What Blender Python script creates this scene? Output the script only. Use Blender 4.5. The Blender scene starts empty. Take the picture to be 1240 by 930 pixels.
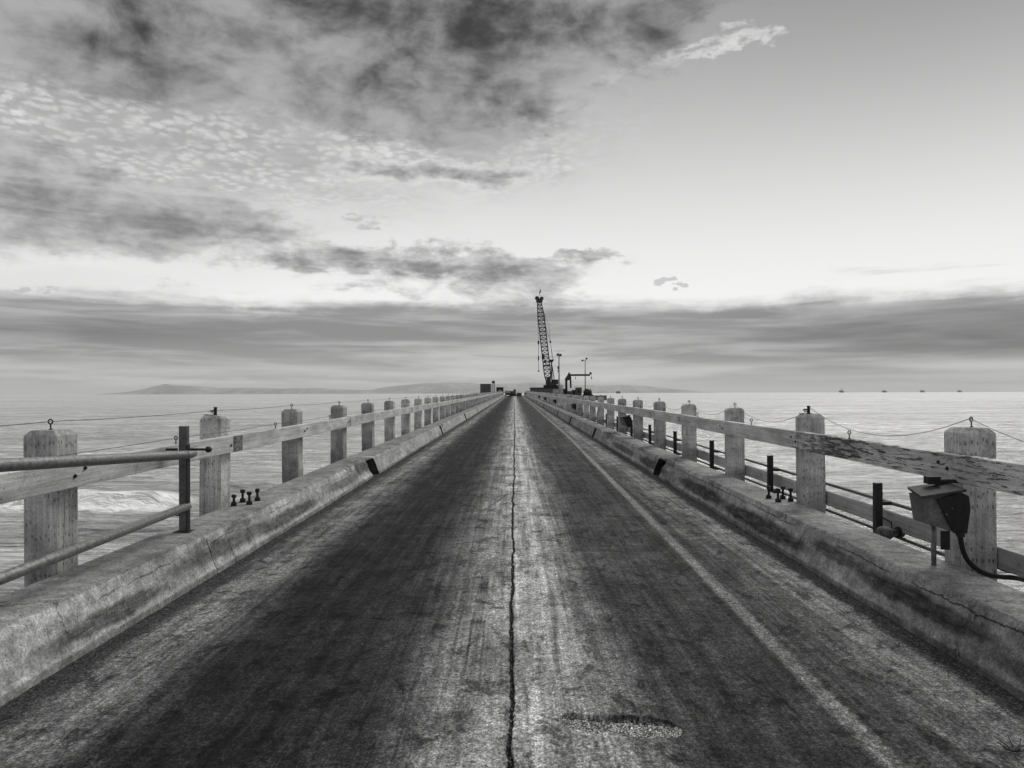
import bpy, bmesh, math, random
import numpy as np
from mathutils import Vector, Matrix, noise
R = math.radians
random.seed(7); rng = np.random.default_rng(7)
scene = bpy.context.scene
col = scene.collection

H = 2.05          # camera height above the deck
SL = 0.0039       # the pier climbs very gently out to sea
SEA = -7.6
S = 3.66          # bay length
XL, XR = -4.05, 4.035      # inner faces of the posts
END = 262.0
def dz(y): return SL*y

# ------------------------------------------------------------------ node maths
class E:
    def __init__(s, nt, sock): s.nt, s.s = nt, sock
    def _m(s, op, *a, clamp=False):
        n = s.nt.nodes.new('ShaderNodeMath'); n.operation = op; n.use_clamp = clamp
        for i, v in enumerate((s,)+a):
            if isinstance(v, E): s.nt.links.new(v.s, n.inputs[i])
            else: n.inputs[i].default_value = v
        return E(s.nt, n.outputs[0])
    def __add__(s, o): return s._m('ADD', o)
    __radd__ = __add__
    def __sub__(s, o): return s._m('SUBTRACT', o)
    def __rsub__(s, o): return (s*-1.0) + o
    def __mul__(s, o): return s._m('MULTIPLY', o)
    __rmul__ = __mul__
    def __truediv__(s, o): return s._m('DIVIDE', o)
    def abs(s): return s._m('ABSOLUTE')
    def exp(s): return s._m('EXPONENT')
    def pw(s, p): return s._m('POWER', p)
    def max(s, o): return s._m('MAXIMUM', o)
    def min(s, o): return s._m('MINIMUM', o)
    def clamp(s): return s._m('ADD', 0.0, clamp=True)
    def frac(s): return s._m('FRACT')
    def ss(s, lo, hi):
        n = s.nt.nodes.new('ShaderNodeMapRange'); n.interpolation_type = 'SMOOTHSTEP'
        n.inputs['From Min'].default_value = lo; n.inputs['From Max'].default_value = hi
        s.nt.links.new(s.s, n.inputs['Value'])
        return E(s.nt, n.outputs[0])
    def gauss(s, c, w):
        t = (s - c)*(1.0/w); return (t*t*-1.0).exp()
def mix(f, a, b): return a + (b - a)*f if isinstance(a, E) or isinstance(b, E) else f*(b-a) + a
def comb(nt, x, y, z):
    n = nt.nodes.new('ShaderNodeCombineXYZ')
    for i, v in enumerate((x, y, z)):
        if isinstance(v, E): nt.links.new(v.s, n.inputs[i])
        else: n.inputs[i].default_value = v
    return n.outputs[0]
def nse(nt, vec, scale=1.0, detail=4.0, rough=.55, dist=0.0):
    n = nt.nodes.new('ShaderNodeTexNoise'); n.inputs['Scale'].default_value = scale
    n.inputs['Detail'].default_value = detail; n.inputs['Roughness'].default_value = rough
    n.inputs['Distortion'].default_value = dist
    nt.links.new(vec, n.inputs['Vector']); return E(nt, n.outputs['Fac'])
def vor(nt, vec, scale=1.0, feature='F1', rand=1.0, out='Distance', dim='3D'):
    n = nt.nodes.new('ShaderNodeTexVoronoi'); n.voronoi_dimensions = dim; n.feature = feature; n.inputs['Scale'].default_value = scale
    n.inputs['Randomness'].default_value = rand
    nt.links.new(vec, n.inputs['Vector']); return E(nt, n.outputs[out])

class Mat:
    """a new material with object-space x y z as expressions"""
    def __init__(s, name, coord='Object'):
        s.m = bpy.data.materials.new(name); s.m.use_nodes = True
        s.nt = s.m.node_tree; s.b = s.nt.nodes['Principled BSDF']
        tc = s.nt.nodes.new('ShaderNodeTexCoord'); s.v = tc.outputs[coord]
        sep = s.nt.nodes.new('ShaderNodeSeparateXYZ'); s.nt.links.new(s.v, sep.inputs[0])
        s.x, s.y, s.z = (E(s.nt, sep.outputs[i]) for i in range(3))
    def vec(s, sx, sy, sz): return comb(s.nt, s.x*sx, s.y*sy, s.z*sz)
    def attr(s, name):
        n = s.nt.nodes.new('ShaderNodeAttribute'); n.attribute_name = name; return E(s.nt, n.outputs['Fac'])
    def objrand(s):
        n = s.nt.nodes.new('ShaderNodeObjectInfo'); return E(s.nt, n.outputs['Random'])
    def set(s, val=None, rough=.8, metal=0.0, spec=.3, bump=None, bd=.01, ior=None):
        b, nt = s.b, s.nt
        if isinstance(val, E): nt.links.new(comb(nt, val, val, val), b.inputs['Base Color'])
        else: b.inputs['Base Color'].default_value = (val, val, val, 1)
        if isinstance(rough, E): nt.links.new(rough.s, b.inputs['Roughness'])
        else: b.inputs['Roughness'].default_value = rough
        b.inputs['Metallic'].default_value = metal
        b.inputs['Specular IOR Level'].default_value = spec
        if ior: b.inputs['IOR'].default_value = ior
        if bump is not None:
            bn = nt.nodes.new('ShaderNodeBump'); bn.inputs['Distance'].default_value = bd
            nt.links.new(bump.s, bn.inputs['Height']); nt.links.new(bn.outputs[0], b.inputs['Normal'])
        return s.m

# ------------------------------------------------------------------ mesh helpers
class MB:
    def __init__(s): s.v = []; s.f = []
    def add(s, vs, fs):
        o = len(s.v); s.v += [tuple(p) for p in vs]; s.f += [tuple(i+o for i in q) for q in fs]; return s
    def box(s, x0, x1, y0, y1, z0, z1, ch=0.0):
        if ch <= 0:
            vs = [(x, y, z) for z in (z0, z1) for y in (y0, y1) for x in (x0, x1)]
            s.add(vs, [(0,2,3,1),(4,5,7,6),(0,1,5,4),(2,6,7,3),(0,4,6,2),(1,3,7,5)])
        else:
            bm = bmesh.new(); bmesh.ops.create_cube(bm, size=1)
            for v in bm.verts: v.co = Vector(((x0+x1)/2+v.co.x*(x1-x0), (y0+y1)/2+v.co.y*(y1-y0), (z0+z1)/2+v.co.z*(z1-z0)))
            bmesh.ops.bevel(bm, geom=bm.edges[:], offset=ch, segments=2, affect='EDGES', profile=.5)
            s.bm(bm)
        return s
    def bm(s, bm):
        bm.verts.index_update()
        s.add([v.co.copy() for v in bm.verts], [[v.index for v in f.verts] for f in bm.faces]); bm.free(); return s
    def tube(s, pts, r, n=8, cap=True, rs=None):
        pts = [Vector(p) for p in pts]; rings = []
        for i, p in enumerate(pts):
            d = (pts[min(i+1, len(pts)-1)] - pts[max(i-1, 0)]).normalized()
            up = Vector((0,0,1)) if abs(d.z) < .95 else Vector((0,1,0))
            a = d.cross(up).normalized(); b = a.cross(d); rr = rs[i] if rs else r
            rings.append([p + (a*math.cos(t)+b*math.sin(t))*rr for t in [2*math.pi*k/n for k in range(n)]])
        vs = [v for q in rings for v in q]; fs = []
        for i in range(len(pts)-1):
            for k in range(n): fs.append((i*n+k, i*n+(k+1)%n, (i+1)*n+(k+1)%n, (i+1)*n+k))
        if cap: fs.append(tuple(range(n))[::-1]); fs.append(tuple((len(pts)-1)*n+k for k in range(n)))
        return s.add(vs, fs)
    def ring(s, c, R_, r, ax='y', n=18, m=7):
        vs = []
        for i in range(n):
            t = 2*math.pi*i/n
            for j in range(m):
                q = 2*math.pi*j/m; rr = R_+r*math.cos(q); h = r*math.sin(q)
                a, b = rr*math.cos(t), rr*math.sin(t)
                p = {'y': (a, h, b), 'x': (h, a, b), 'z': (a, b, h)}[ax]
                vs.append((c[0]+p[0], c[1]+p[1], c[2]+p[2]))
        return s.add(vs, [(i*m+j, ((i+1)%n)*m+j, ((i+1)%n)*m+(j+1)%m, i*m+(j+1)%m) for i in range(n) for j in range(m)])
    def lathe(s, prof, c=(0,0,0), n=20, ax='z'):
        vs = []
        for r, h in prof:
            for k in range(n):
                a, b = r*math.cos(2*math.pi*k/n), r*math.sin(2*math.pi*k/n)
                p = (a, b, h) if ax == 'z' else ((a, h, b) if ax == 'y' else (h, a, b))
                vs.append((c[0]+p[0], c[1]+p[1], c[2]+p[2]))
        fs = [(i*n+k, i*n+(k+1)%n, (i+1)*n+(k+1)%n, (i+1)*n+k) for i in range(len(prof)-1) for k in range(n)]
        fs += [tuple(range(n))[::-1], tuple((len(prof)-1)*n+k for k in range(n))]
        return s.add(vs, fs)
    def mesh(s, name, m, smooth=False):
        me = bpy.data.meshes.new(name); me.from_pydata(s.v, [], s.f); me.update()
        bm = bmesh.new(); bm.from_mesh(me); bmesh.ops.recalc_face_normals(bm, faces=bm.faces); bm.to_mesh(me); bm.free()
        if m: me.materials.append(m)
        if smooth:
            for p in me.polygons: p.use_smooth = True
        return me
    def obj(s, name, m, parent=None, smooth=False, loc=None):
        o = bpy.data.objects.new(name, s.mesh(name, m, smooth)); col.objects.link(o)
        if parent: o.parent = parent
        if loc: o.location = loc
        return o
def smooth_by_angle(o, ang=35):
    me = o.data
    for p in me.polygons: p.use_smooth = True
    try: me.set_sharp_from_angle(angle=R(ang))
    except Exception: pass
def empty(name, loc=(0,0,0), rz=0):
    o = bpy.data.objects.new(name, None); o.empty_display_size = .3
    o.location = loc; o.rotation_euler = (0,0,rz); col.objects.link(o); return o
def tag(o, label=None, cat=None, group=None, kind=None):
    if label: o['label'] = label
    if cat: o['category'] = cat
    if group: o['group'] = group
    if kind: o['kind'] = kind
    return o
def copy_tree(o, parent=None):
    c = o.copy(); col.objects.link(c); c.parent = parent
    for ch in list(o.children): copy_tree(ch, c)
    return c
def grid_obj(name, xs, ys, zf, m, smooth=True):
    nx, ny = len(xs), len(ys)
    X, Y = np.meshgrid(xs, ys); Z = zf(X, Y)
    vs = np.stack([X, Y, Z], -1).reshape(-1, 3)
    i = np.arange(nx-1)[None, :] + np.arange(ny-1)[:, None]*nx
    q = np.stack([i, i+1, i+nx+1, i+nx], -1).reshape(-1, 4)
    me = bpy.data.meshes.new(name)
    me.vertices.add(len(vs)); me.vertices.foreach_set('co', vs.ravel())
    me.loops.add(q.size); me.loops.foreach_set('vertex_index', q.ravel())
    me.polygons.add(len(q)); me.polygons.foreach_set('loop_start', np.arange(0, q.size, 4)); me.polygons.foreach_set('loop_total', np.full(len(q), 4))
    me.update(); me.validate()
    if smooth: me.polygons.foreach_set('use_smooth', np.ones(len(q), bool))
    me.materials.append(m)
    o = bpy.data.objects.new(name, me); col.objects.link(o); return o
def fattr(o, name, vals):
    a = o.data.attributes.new(name, 'FLOAT', 'POINT'); a.data.foreach_set('value', np.asarray(vals, np.float32).ravel())
def vnoise(x, y, seed=0):
    """cheap numpy value noise, 0..1"""
    xi = np.floor(x).astype(np.int64); yi = np.floor(y).astype(np.int64); fx = x-xi; fy = y-yi
    fx = fx*fx*(3-2*fx); fy = fy*fy*(3-2*fy)
    def h(a, b):
        n = (a*374761393 + b*668265263 + seed*982451653) & 0x7fffffff
        n = ((n ^ (n >> 13))*1274126177) & 0x7fffffff
        return ((n ^ (n >> 16)) & 0xffff)/65535.0
    return (h(xi,yi)*(1-fx)+h(xi+1,yi)*fx)*(1-fy) + (h(xi,yi+1)*(1-fx)+h(xi+1,yi+1)*fx)*fy
def fbm(x, y, seed=0, o=4):
    t = 0; a = .5
    for k in range(o): t = t + a*vnoise(x*2**k, y*2**k, seed+k); a *= .5
    return t/(1-.5**o)

# ------------------------------------------------------------------ materials
def mat_road():
    M = Mat('worn_deck'); nt = M.nt
    wob = (nse(nt, M.vec(.5,.10,0), 1, 3) - .5)
    wob2 = (nse(nt, M.vec(3,.6,0), 1, 5, .65) - .5)
    X = M.x + wob*.45 + wob2*.38
    # pale concrete showing where wheels never run, dark rubber and oil where they do
    val = X.gauss(-2.80,.33)*.15 + X.gauss(.14,.52)*.34 + X.gauss(2.95,.40)*.15 + X.gauss(2.45,.3)*.015 + .043
    val = val + X.gauss(-.55,.28)*.06
    val = val*(1.0 - X.gauss(-1.65,.75)*.5)*(1.0 - X.gauss(1.35,.45)*.2) + X.gauss(1.5,.5)*.014
    st = nse(nt, M.vec(8,.16,0), 1, 6, .72, .35)
    st2 = nse(nt, M.vec(24,.9,0), 1, 7, .75, .8)
    br = nse(nt, M.vec(.9,7,0), 1, 6, .75, .5)
    pat = nse(nt, M.vec(1.7,1.0,0), 1, 8, .7, .5)
    val = val*(st.ss(.36,.64)*.7+.65)*(st2.ss(.32,.68)*.4+.8)*(br.ss(.3,.7)*.34 + .83)*(pat.ss(.32,.68)*.8+.6)
    gr = nse(nt, M.vec(4.5,2.6,0), 1, 8, .75, .6)
    val = val*(1.0 - gr.ss(.53,.60)*.6)
    spots = nse(nt, M.v, 24, 5, .65)
    val = val*(1.0 - spots.ss(.60,.68)*.6)
    chips = vor(nt, M.v, 21); keep = nse(nt, M.v, 2.3, 2)
    val = val*(1.0 - (1.0-chips.ss(.08,.16))*keep.ss(.48,.58)*.7)
    pale = vor(nt, M.v, 17.3)
    val = val + (1.0-pale.ss(.03,.06))*.10*keep.ss(.6,.5)
    # skid scuffs left of the crack
    sk = (((M.x+M.y*.012)*1.0 + .30)*9.0 + (nse(nt, M.vec(0,1.2,0), 1, 3)-.5)*.5)
    skm = (sk.frac() - .5).abs().ss(.36,.46)*M.x.gauss(-.34,.16)*M.y.gauss(5.9,.9)*nse(nt, M.vec(8,30,0), 1, 4).ss(.34,.55)*1.0
    val = val*(1.0 - skm.min(1.0)*.85)
    # two rubber smears ahead of the pothole
    for (cx_, sl, w_) in ((.33,.05,.028),(.62,-.04,.035)):
        q = (M.x - cx_ - (M.y-6.2)*sl*1.0).gauss(0.0, w_)*M.y.gauss(6.0,.9)
        val = val*(1.0 - q*.5)
    ct = (M.y - 12.7)*.5
    ac = (M.x + .54 - ct*.39 - ct*(1.0-ct)*.08 + (nse(nt, M.vec(4,4,0), 1, 4)-.5)*.04).abs().ss(.020,.006)*ct.ss(-.02,.04)*ct.ss(1.02,.95)
    c2_ = (M.y - 19.2 + (nse(nt, M.vec(5,0,0), 1, 3)-.5)*.25).abs().ss(.05,.01)*(M.x+.52).abs().ss(.30,.22)
    ac = ac.max(c2_*.8)
    val = val*(1.0 - ac*.85)
    tr_ = nse(nt, M.vec(16,.12,0), 1, 3, .5, .2).ss(.60,.66)*(nse(nt, M.vec(.6,.25,0), 1, 3).ss(.45,.6))
    val = val*(1.0 - tr_*.35)
    # dark gutter dirt along both kerbs
    edge = (M.x.abs() + (nse(nt, M.vec(7,2.6,0), 1, 8, .8)-.5)*.55 + (nse(nt, M.vec(1,.35,0), 1, 2)-.5)*.25)
    dirt = edge.ss(3.10,3.20)
    val = mix(dirt, val, nse(nt, M.v, 55, 5, .75).ss(.3,.8)*.10 + .014)
    # the worn white line
    lx = M.x - (M.y - 4.0).max(-3.0).min(30.0)*.0105 - 2.06
    lx = lx + (nse(nt, M.vec(0,.3,0), 1, 2)-.5)*.03 + (nse(nt, M.vec(22,14,0), 1, 5, .8)-.5)*.09
    wear = nse(nt, M.vec(34,22,0), 1, 6, .8).ss(.36,.60)
    line = (1.0 - lx.abs().ss(.03,.095))*(wear*.85+.15)*(nse(nt, M.vec(6,2.2,0), 1, 6, .75).ss(.34,.60)*.5+.5)*(nse(nt, M.vec(.2,.35,0), 1, 3).ss(.2,.6)*.5+.5)
    val = mix((line*.9).clamp(), val, .35)
    ag = vor(nt, M.v, 75, out='Color'); agc = vor(nt, M.v, 75)
    agv = (ag*.5+.13)*(1.0 - agc.ss(.40,.75)*.75)
    pot = M.attr('pothole')
    val = mix(pot.ss(.3,.6), val, agv)
    cr = M.attr('crack')
    ck = nse(nt, M.v, 60, 3).ss(.55,.62)*.16 + .004
    val = mix(cr.ss(.15,.5), val, ck)
    g1 = nse(nt, M.v, 130, 4, .8); g2 = nse(nt, M.v, 48, 6, .85); g3 = nse(nt, M.v, 17, 8, .85, .5)
    c1 = vor(nt, M.v, 105, out='Color', dim='2D'); c2 = vor(nt, M.v, 52, out='Color', dim='2D'); c3 = vor(nt, M.v, 30, dim='2D')
    val = val*(g1.ss(.40,.60)*.5+.75)*(g2.ss(.40,.60)*.6+.7)*(g3.ss(.42,.58)*.6+.7)*(c1*1.2+.4)*(c2*.8+.6)
    val = val*(1.0 - (1.0-c3.ss(.10,.20))*g3.ss(.50,.56)*.7)
    val = (val*1.12).max(.006)
    return M.set(val, rough=nse(nt, M.v, 3, 3)*.2+.75, spec=.08, bump=g1*.7+g2*.9+agv*pot*5.0, bd=.007)

def mat_kerb(side):
    M = Mat('kerb_concrete'); nt = M.nt
    base = nse(nt, M.vec(1.5,.7,1.5), 1, 7, .65).ss(.2,.8)*.20 + .17
    bl = nse(nt, M.v, 7, 7, .7); sp = nse(nt, M.v, 42, 4, .7)
    drip = nse(nt, M.vec(3,5,3.6), 1, 8, .8)
    zz = M.z - M.y*SL
    val = base*(bl.ss(.3,.75)*.6+.62)*(sp.ss(.35,.7)*.4+.75)*(drip.ss(.35,.7)*.35+.78)
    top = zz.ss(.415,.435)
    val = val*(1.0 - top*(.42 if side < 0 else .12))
    g1 = nse(nt, M.v, 120, 4, .8); c1 = vor(nt, M.v, 80, out='Color'); val = val*(c1*.35+.82)*(g1.ss(.40,.60)*.4+.8)*(nse(nt, M.v, 40, 6, .85).ss(.40,.60)*.35+.82)
    val = val*(1.0 - nse(nt, M.v, 5, 8, .8).ss(.56,.66)*.4)
    # tyre scuffs: dark flat lenses low on the face
    U = M.y + (nse(nt, M.v, 2.2, 4)-.5)*.7; W = zz + (nse(nt, M.v, 3.1, 5)-.5)*.12
    sc = None
    def lens(y0, w, z0, h, a, slope=0.0):
        t = ((U - y0)*(1.0/w)); q = ((W - z0 - (U-y0)*slope)*(1.0/h))
        return (t*t + q*q).ss(1.5,.35)*a
    if side < 0: L = [(6.3,.95,.17,.085,.75,0),(8.9,1.6,.23,.10,.7,-.01),(11.3,1.7,.17,.09,.75,0),(8.2,.35,.30,.10,.5,0),(14.8,1.6,.22,.09,.6,0),(9.4,.5,.36,.06,.6,0),(16.8,1.0,.30,.12,.6,0)]
    else: L = [(6.4,1.2,.24,.09,.8,0),(7.9,.7,.28,.07,.7,0),(10.4,1.9,.18,.11,.85,.0),(13.6,1.8,.2,.11,.8,0),(4.7,.8,.15,.06,.5,0),(18.5,2.0,.2,.12,.8,0),(23.5,2.5,.2,.1,.7,0)]
    for a in L:
        q = lens(*a); sc = q if sc is None else sc.max(q)
    rnd = nse(nt, M.vec(1,.8,4), 1, 7, .7).ss(.48,.68)*.38
    comb_ = nse(nt, M.vec(5,3.0,26), 1, 7, .75)
    val = val*(1.0 - sc.max(rnd)*(comb_.ss(.35,.65)*.35+.75))
    # hairline cracks, a long one just below the top edge
    wz = zz + (nse(nt, M.v, 1.6, 9, .8)-.5)*.16 - (.365 if side > 0 else .33)
    ln = (1.0-wz.abs().ss(.001,.008))*nse(nt, M.vec(.5,.9,.5), 1, 4).ss(*((.34,.42) if side > 0 else (.46,.54)))*(.95 if side > 0 else .6)
    wy = ((M.y + (nse(nt, M.v, 3, 8, .8)-.5)*.6)*.62).frac() - .5
    ln2 = (1.0-wy.abs().ss(.0015,.005))*nse(nt, M.vec(.8,.8,.8), 1, 2).ss(.5,.55)
    pits = ((1.0-vor(nt, M.v, 13).ss(.06,.11))*nse(nt, M.v, 1.6, 2).ss(.42,.55)).max((1.0-vor(nt, M.v, 31).ss(.10,.17))*nse(nt, M.v, 2.6, 2).ss(.5,.6))
    val = val*(1.0 - (ln.max(ln2)).max(pits)*.85)
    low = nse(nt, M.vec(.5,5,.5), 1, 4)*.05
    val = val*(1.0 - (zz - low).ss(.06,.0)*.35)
    val = val*(1.0 + M.attr('chip')*nse(nt, M.v, 14, 5).ss(.35,.65)*-.75)
    val = val*(1.0 - M.attr('scupper_shade')*.85)  # shade inside the scupper openings, painted into the concrete colour
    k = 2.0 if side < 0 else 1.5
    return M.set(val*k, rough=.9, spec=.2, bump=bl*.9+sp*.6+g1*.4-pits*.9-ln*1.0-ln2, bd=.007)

def mat_post():
    M = Mat('painted_timber_post'); nt = M.nt
    r = M.objrand()
    vv = comb(nt, M.x + r*17.0, M.y + r*9.0, M.z + r*5.0)
    sp = E(nt, nt.nodes.new('ShaderNodeSeparateXYZ').outputs[0]); node = sp.s.node; nt.links.new(vv, node.inputs[0])
    x, y, z = (E(nt, node.outputs[i]) for i in range(3))
    grain = nse(nt, comb(nt, x*34.0, y*34.0, z*1.5), 1, 5, .65)
    big = nse(nt, vv, 2.6, 5, .6)
    g9 = nse(nt, vv, 60, 5, .8)
    val = .56*(grain.ss(.3,.7)*.42+.74)*(big.ss(.3,.7)*.6+.6)*(r*.3+.85)*(g9.ss(.35,.65)*.4+.8)
    # incising marks: short upright nicks in staggered rows
    dots = vor(nt, comb(nt, (x+y*1.13)*21.0, z*8.5, 0.0), 1.0, rand=.45, dim='2D')
    dm = 1.0-dots.ss(.10,.19); area = nse(nt, vv, 3.2, 3).ss(.36,.52)
    val = val*(1.0 - dm*area*(r*.35+.30))
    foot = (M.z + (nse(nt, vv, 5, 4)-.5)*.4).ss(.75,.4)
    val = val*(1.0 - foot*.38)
    knot = (1.0-vor(nt, vv, 3.1).ss(.03,.06))
    val = val*(1.0 - knot*.8)
    mottle = nse(nt, vv, 9, 8, .8).ss(.53,.66)
    val = val*(1.0 - mottle*.42)
    run = nse(nt, comb(nt, x*22.0, y*22.0, z*.9), 1, 4, .6).ss(.60,.72)
    val = val*(1.0-run*.4)
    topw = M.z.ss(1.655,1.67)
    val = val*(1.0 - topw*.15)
    return M.set(val, rough=.85, spec=.2, bump=grain*.7-dm*area*1.0+big*.3, bd=.006)

def mat_rail(peel, k=.60):
    M = Mat('railing_paint'); nt = M.nt
    zz = M.z - M.y*SL
    grain = nse(nt, comb(nt, M.x*10.0, M.y*1.0, zz*55.0), 1, 5, .7)
    big = nse(nt, M.vec(1,.8,3), 1, 6, .65)
    g9 = nse(nt, M.v, 70, 5, .8)
    val = k*(grain.ss(.3,.7)*.4+.76)*(big.ss(.3,.7)*.55+.66)*(g9.ss(.35,.65)*.34+.83)*(1.0-nse(nt, M.v, 7, 8, .8).ss(.55,.66)*.35)
    near = M.y.ss(11.5,9.3) if peel else 0.0
    flake = nse(nt, comb(nt, M.x*8.0, M.y*(4.2 if peel else 2.3), zz*(46.0 if peel else 24.0)), 1, 7, .74, .4)
    pm = flake.ss(.52,.58)
    if peel:
        heavy = (M.y.gauss(9.2,1.0)*.07)
        pm = (flake + heavy).ss(.545,.585)*near*.95
        bare = nse(nt, comb(nt, M.x*10.0, M.y*3.0, zz*80.0), 1, 4).ss(.3,.7)*.12+.02
        val = mix(pm.clamp(), val, bare)
    else:
        pm = flake.ss(.66,.69)*.7; val = val*(1.0-pm)
    spk = (1.0-vor(nt, comb(nt, M.x*9.0, M.y*5.0, zz*9.0), 1.0).ss(.03,.07))*nse(nt, M.v, .8, 2).ss(.45,.6)
    val = val*(1.0-spk*.75)
    crk = nse(nt, comb(nt, M.x*8.0, M.y*.9, zz*60.0), 1, 3, .6)
    val = val*(1.0-(crk.ss(.66,.70))*.6)
    return M.set(val, rough=.8, spec=.25, bump=grain*.5-(pm if isinstance(pm,E) else grain)*1.2-spk*.6, bd=.008)

def mat_metal(name, v, rough=.6, rust=.5, scale=9, metal=.3):
    M = Mat(name); nt = M.nt
    n = nse(nt, M.v, scale, 6, .7); n2 = nse(nt, M.v, scale*6, 4, .7)
    val = v*(n.ss(.35,.7)*(-rust)+1.0)*(n2.ss(.3,.7)*.5+.75)
    return M.set(val, rough=rough, metal=metal, spec=.4, bump=n2+n, bd=.003)
def mat_flat(name, v, rough=.8, scale=1.2, var=.4, metal=0.0):
    M = Mat(name); n = nse(M.nt, M.v, scale, 5, .6); n2 = nse(M.nt, M.vec(scale*4,scale*4,scale*.6), 1, 4)
    return M.set(v*(n.ss(.25,.75)*var+1-var/2)*(n2.ss(.3,.7)*var*.6+1-var*.3), rough=rough, metal=metal, spec=.3)

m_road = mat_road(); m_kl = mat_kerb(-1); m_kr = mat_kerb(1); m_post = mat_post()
m_rail = mat_rail(False); m_rail_p = mat_rail(True)
m_dark = mat_metal('rusty_black_iron', .028, .65, .4)
m_eye = mat_metal('eyebolt_iron', .05, .5, .4)
m_galv = mat_metal('weathered_steel_pipe', .26, .42, .6, 30, .5)
m_chan = mat_metal('painted_channel_steel', .15, .6, .5, 8, .2)
m_boxm = mat_metal('tarnished_sheet_metal', .19, .7, .5, 6, .3)
m_boxl = mat_metal('dull_lid_metal', .06, .8, .5, 8, .1)
m_boxd = mat_flat('black_box_face', .024, .85, 5)
m_rub = mat_flat('black_rubber', .012, .75, 20)
m_plank = mat_rail(False, .42)
m_crane = mat_flat('dark_crane_steel', .045, .6, 1)
m_grey = mat_flat('grey_paint', .16, .7, .8)
m_mid = mat_flat('mid_grey_corrugated_steel', .11, .7, .6)
m_pale = mat_flat('pale_paint', .42, .7, .6)
m_dk = mat_flat('dark_machine_paint', .03, .6, 1)
m_glass = mat_flat('dark_glass', .05, .15, 1, .1)
m_tyre = mat_flat('tyre_rubber', .02, .9, 3)
m_fas = mat_flat('deck_edge_concrete', .15, .9, 1.2, .6)

# ------------------------------------------------------------------ the deck
def lines(segs):
    out = []
    for a, b, n in segs: out += list(np.linspace(a, b, n, endpoint=False))
    out.append(segs[-1][1]); return np.array(out)
xs = lines([(-3.7,-.16,36),(-.16,.10,52),(.10,.26,4),(.26,1.08,82),(1.08,3.7,26)])
ys = lines([(-4,2.6,12),(2.6,4.28,70),(4.28,4.86,96),(4.86,9,150),(9,20,160),(20,60,170),(60,262,130)])
def crackx(Y):
    return -.035 + .0009*Y*(Y<40) + .036*(Y>=40) + (vnoise(Y*.22, Y*0, 3)-.5)*.035 + (vnoise(Y*2.1, Y*0, 5)-.5)*.028 + (vnoise(Y*9, Y*0, 6)-.5)*.014
def masks(X, Y):
    cx = crackx(Y); hw = .006 + .007*vnoise(Y*4, Y*0+3, 8) + .010*vnoise(Y*45, np.sign(X-cx)*3, 9)**2 + .0002*np.clip(Y-8, 0, 30)
    cr = np.clip(1.25 - np.abs(X-cx)/hw*.75, 0, 1)
    u = (X-.62)/.385
    cy = 4.56 - .07*u + .03*(fbm(X*6, X*0, 11)-.5)
    hh = .135*np.sqrt(np.clip(1-u*u, 0, 1))*(1+.5*u) + (fbm(X*14, Y*14, 12)-.5)*.06 + (fbm(X*4.5, Y*4.5, 17, 3)-.5)*.11 - .02*np.cos(u*5)
    pot = np.clip((hh - np.abs(Y-cy))/np.where(Y > cy, .006, .03) + .5, 0, 1)*(np.abs(u) < 1.0)
    back = np.clip((Y-cy)/.15, -1, 1)
    return cr, pot, back
def deckz(X, Y):
    cr, pot, back = masks(X, Y)
    z = SL*Y + (fbm(X*.8, Y*.5, 1)-.5)*.006 + (fbm(X*12, Y*12, 2)-.5)*.0025
    z = z - cr*.03*(Y < 120)
    z = z + .006*np.exp(-(np.clip(1-pot,0,1)*3)**2)*(pot<1)*(pot>0) - pot*(.010 + .048*np.clip(back*2.2-.5, 0, 1)) + pot*(fbm(X*45, Y*45, 4)-.5)*.022
    return z
road = tag(grid_obj('pier_deck', xs, ys, deckz, m_road), kind='structure')
Xg, Yg = np.meshgrid(xs, ys); cr, pot, _ = masks(Xg, Yg)
fattr(road, 'crack', cr*(Yg < 150)); fattr(road, 'pothole', pot)
# the slab's edges and the beams beneath it
b = MB()
for x0, x1 in ((XL+.012,-3.3),(3.3,XR-.012)):
    n = 12
    for i in range(n):
        y0, y1 = -4+(END+4)*i/n, -4+(END+4)*(i+1)/n
        b.add([(x0,y0,dz(y0)-.5),(x1,y0,dz(y0)-.5),(x1,y1,dz(y1)-.5),(x0,y1,dz(y1)-.5),(x0,y0,dz(y0)-.03),(x1,y0,dz(y0)-.03),(x1,y1,dz(y1)-.03),(x0,y1,dz(y1)-.03)],
              [(0,3,2,1),(4,5,6,7),(0,4,7,3),(1,2,6,5)])
b.add([(-3.9,-4,-.6),(3.9,-4,-.6),(3.9,END,dz(END)-.6),(-3.9,END,dz(END)-.6)], [(0,1,2,3)])
tag(b.obj('pier_slab', m_fas), kind='structure')

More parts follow.
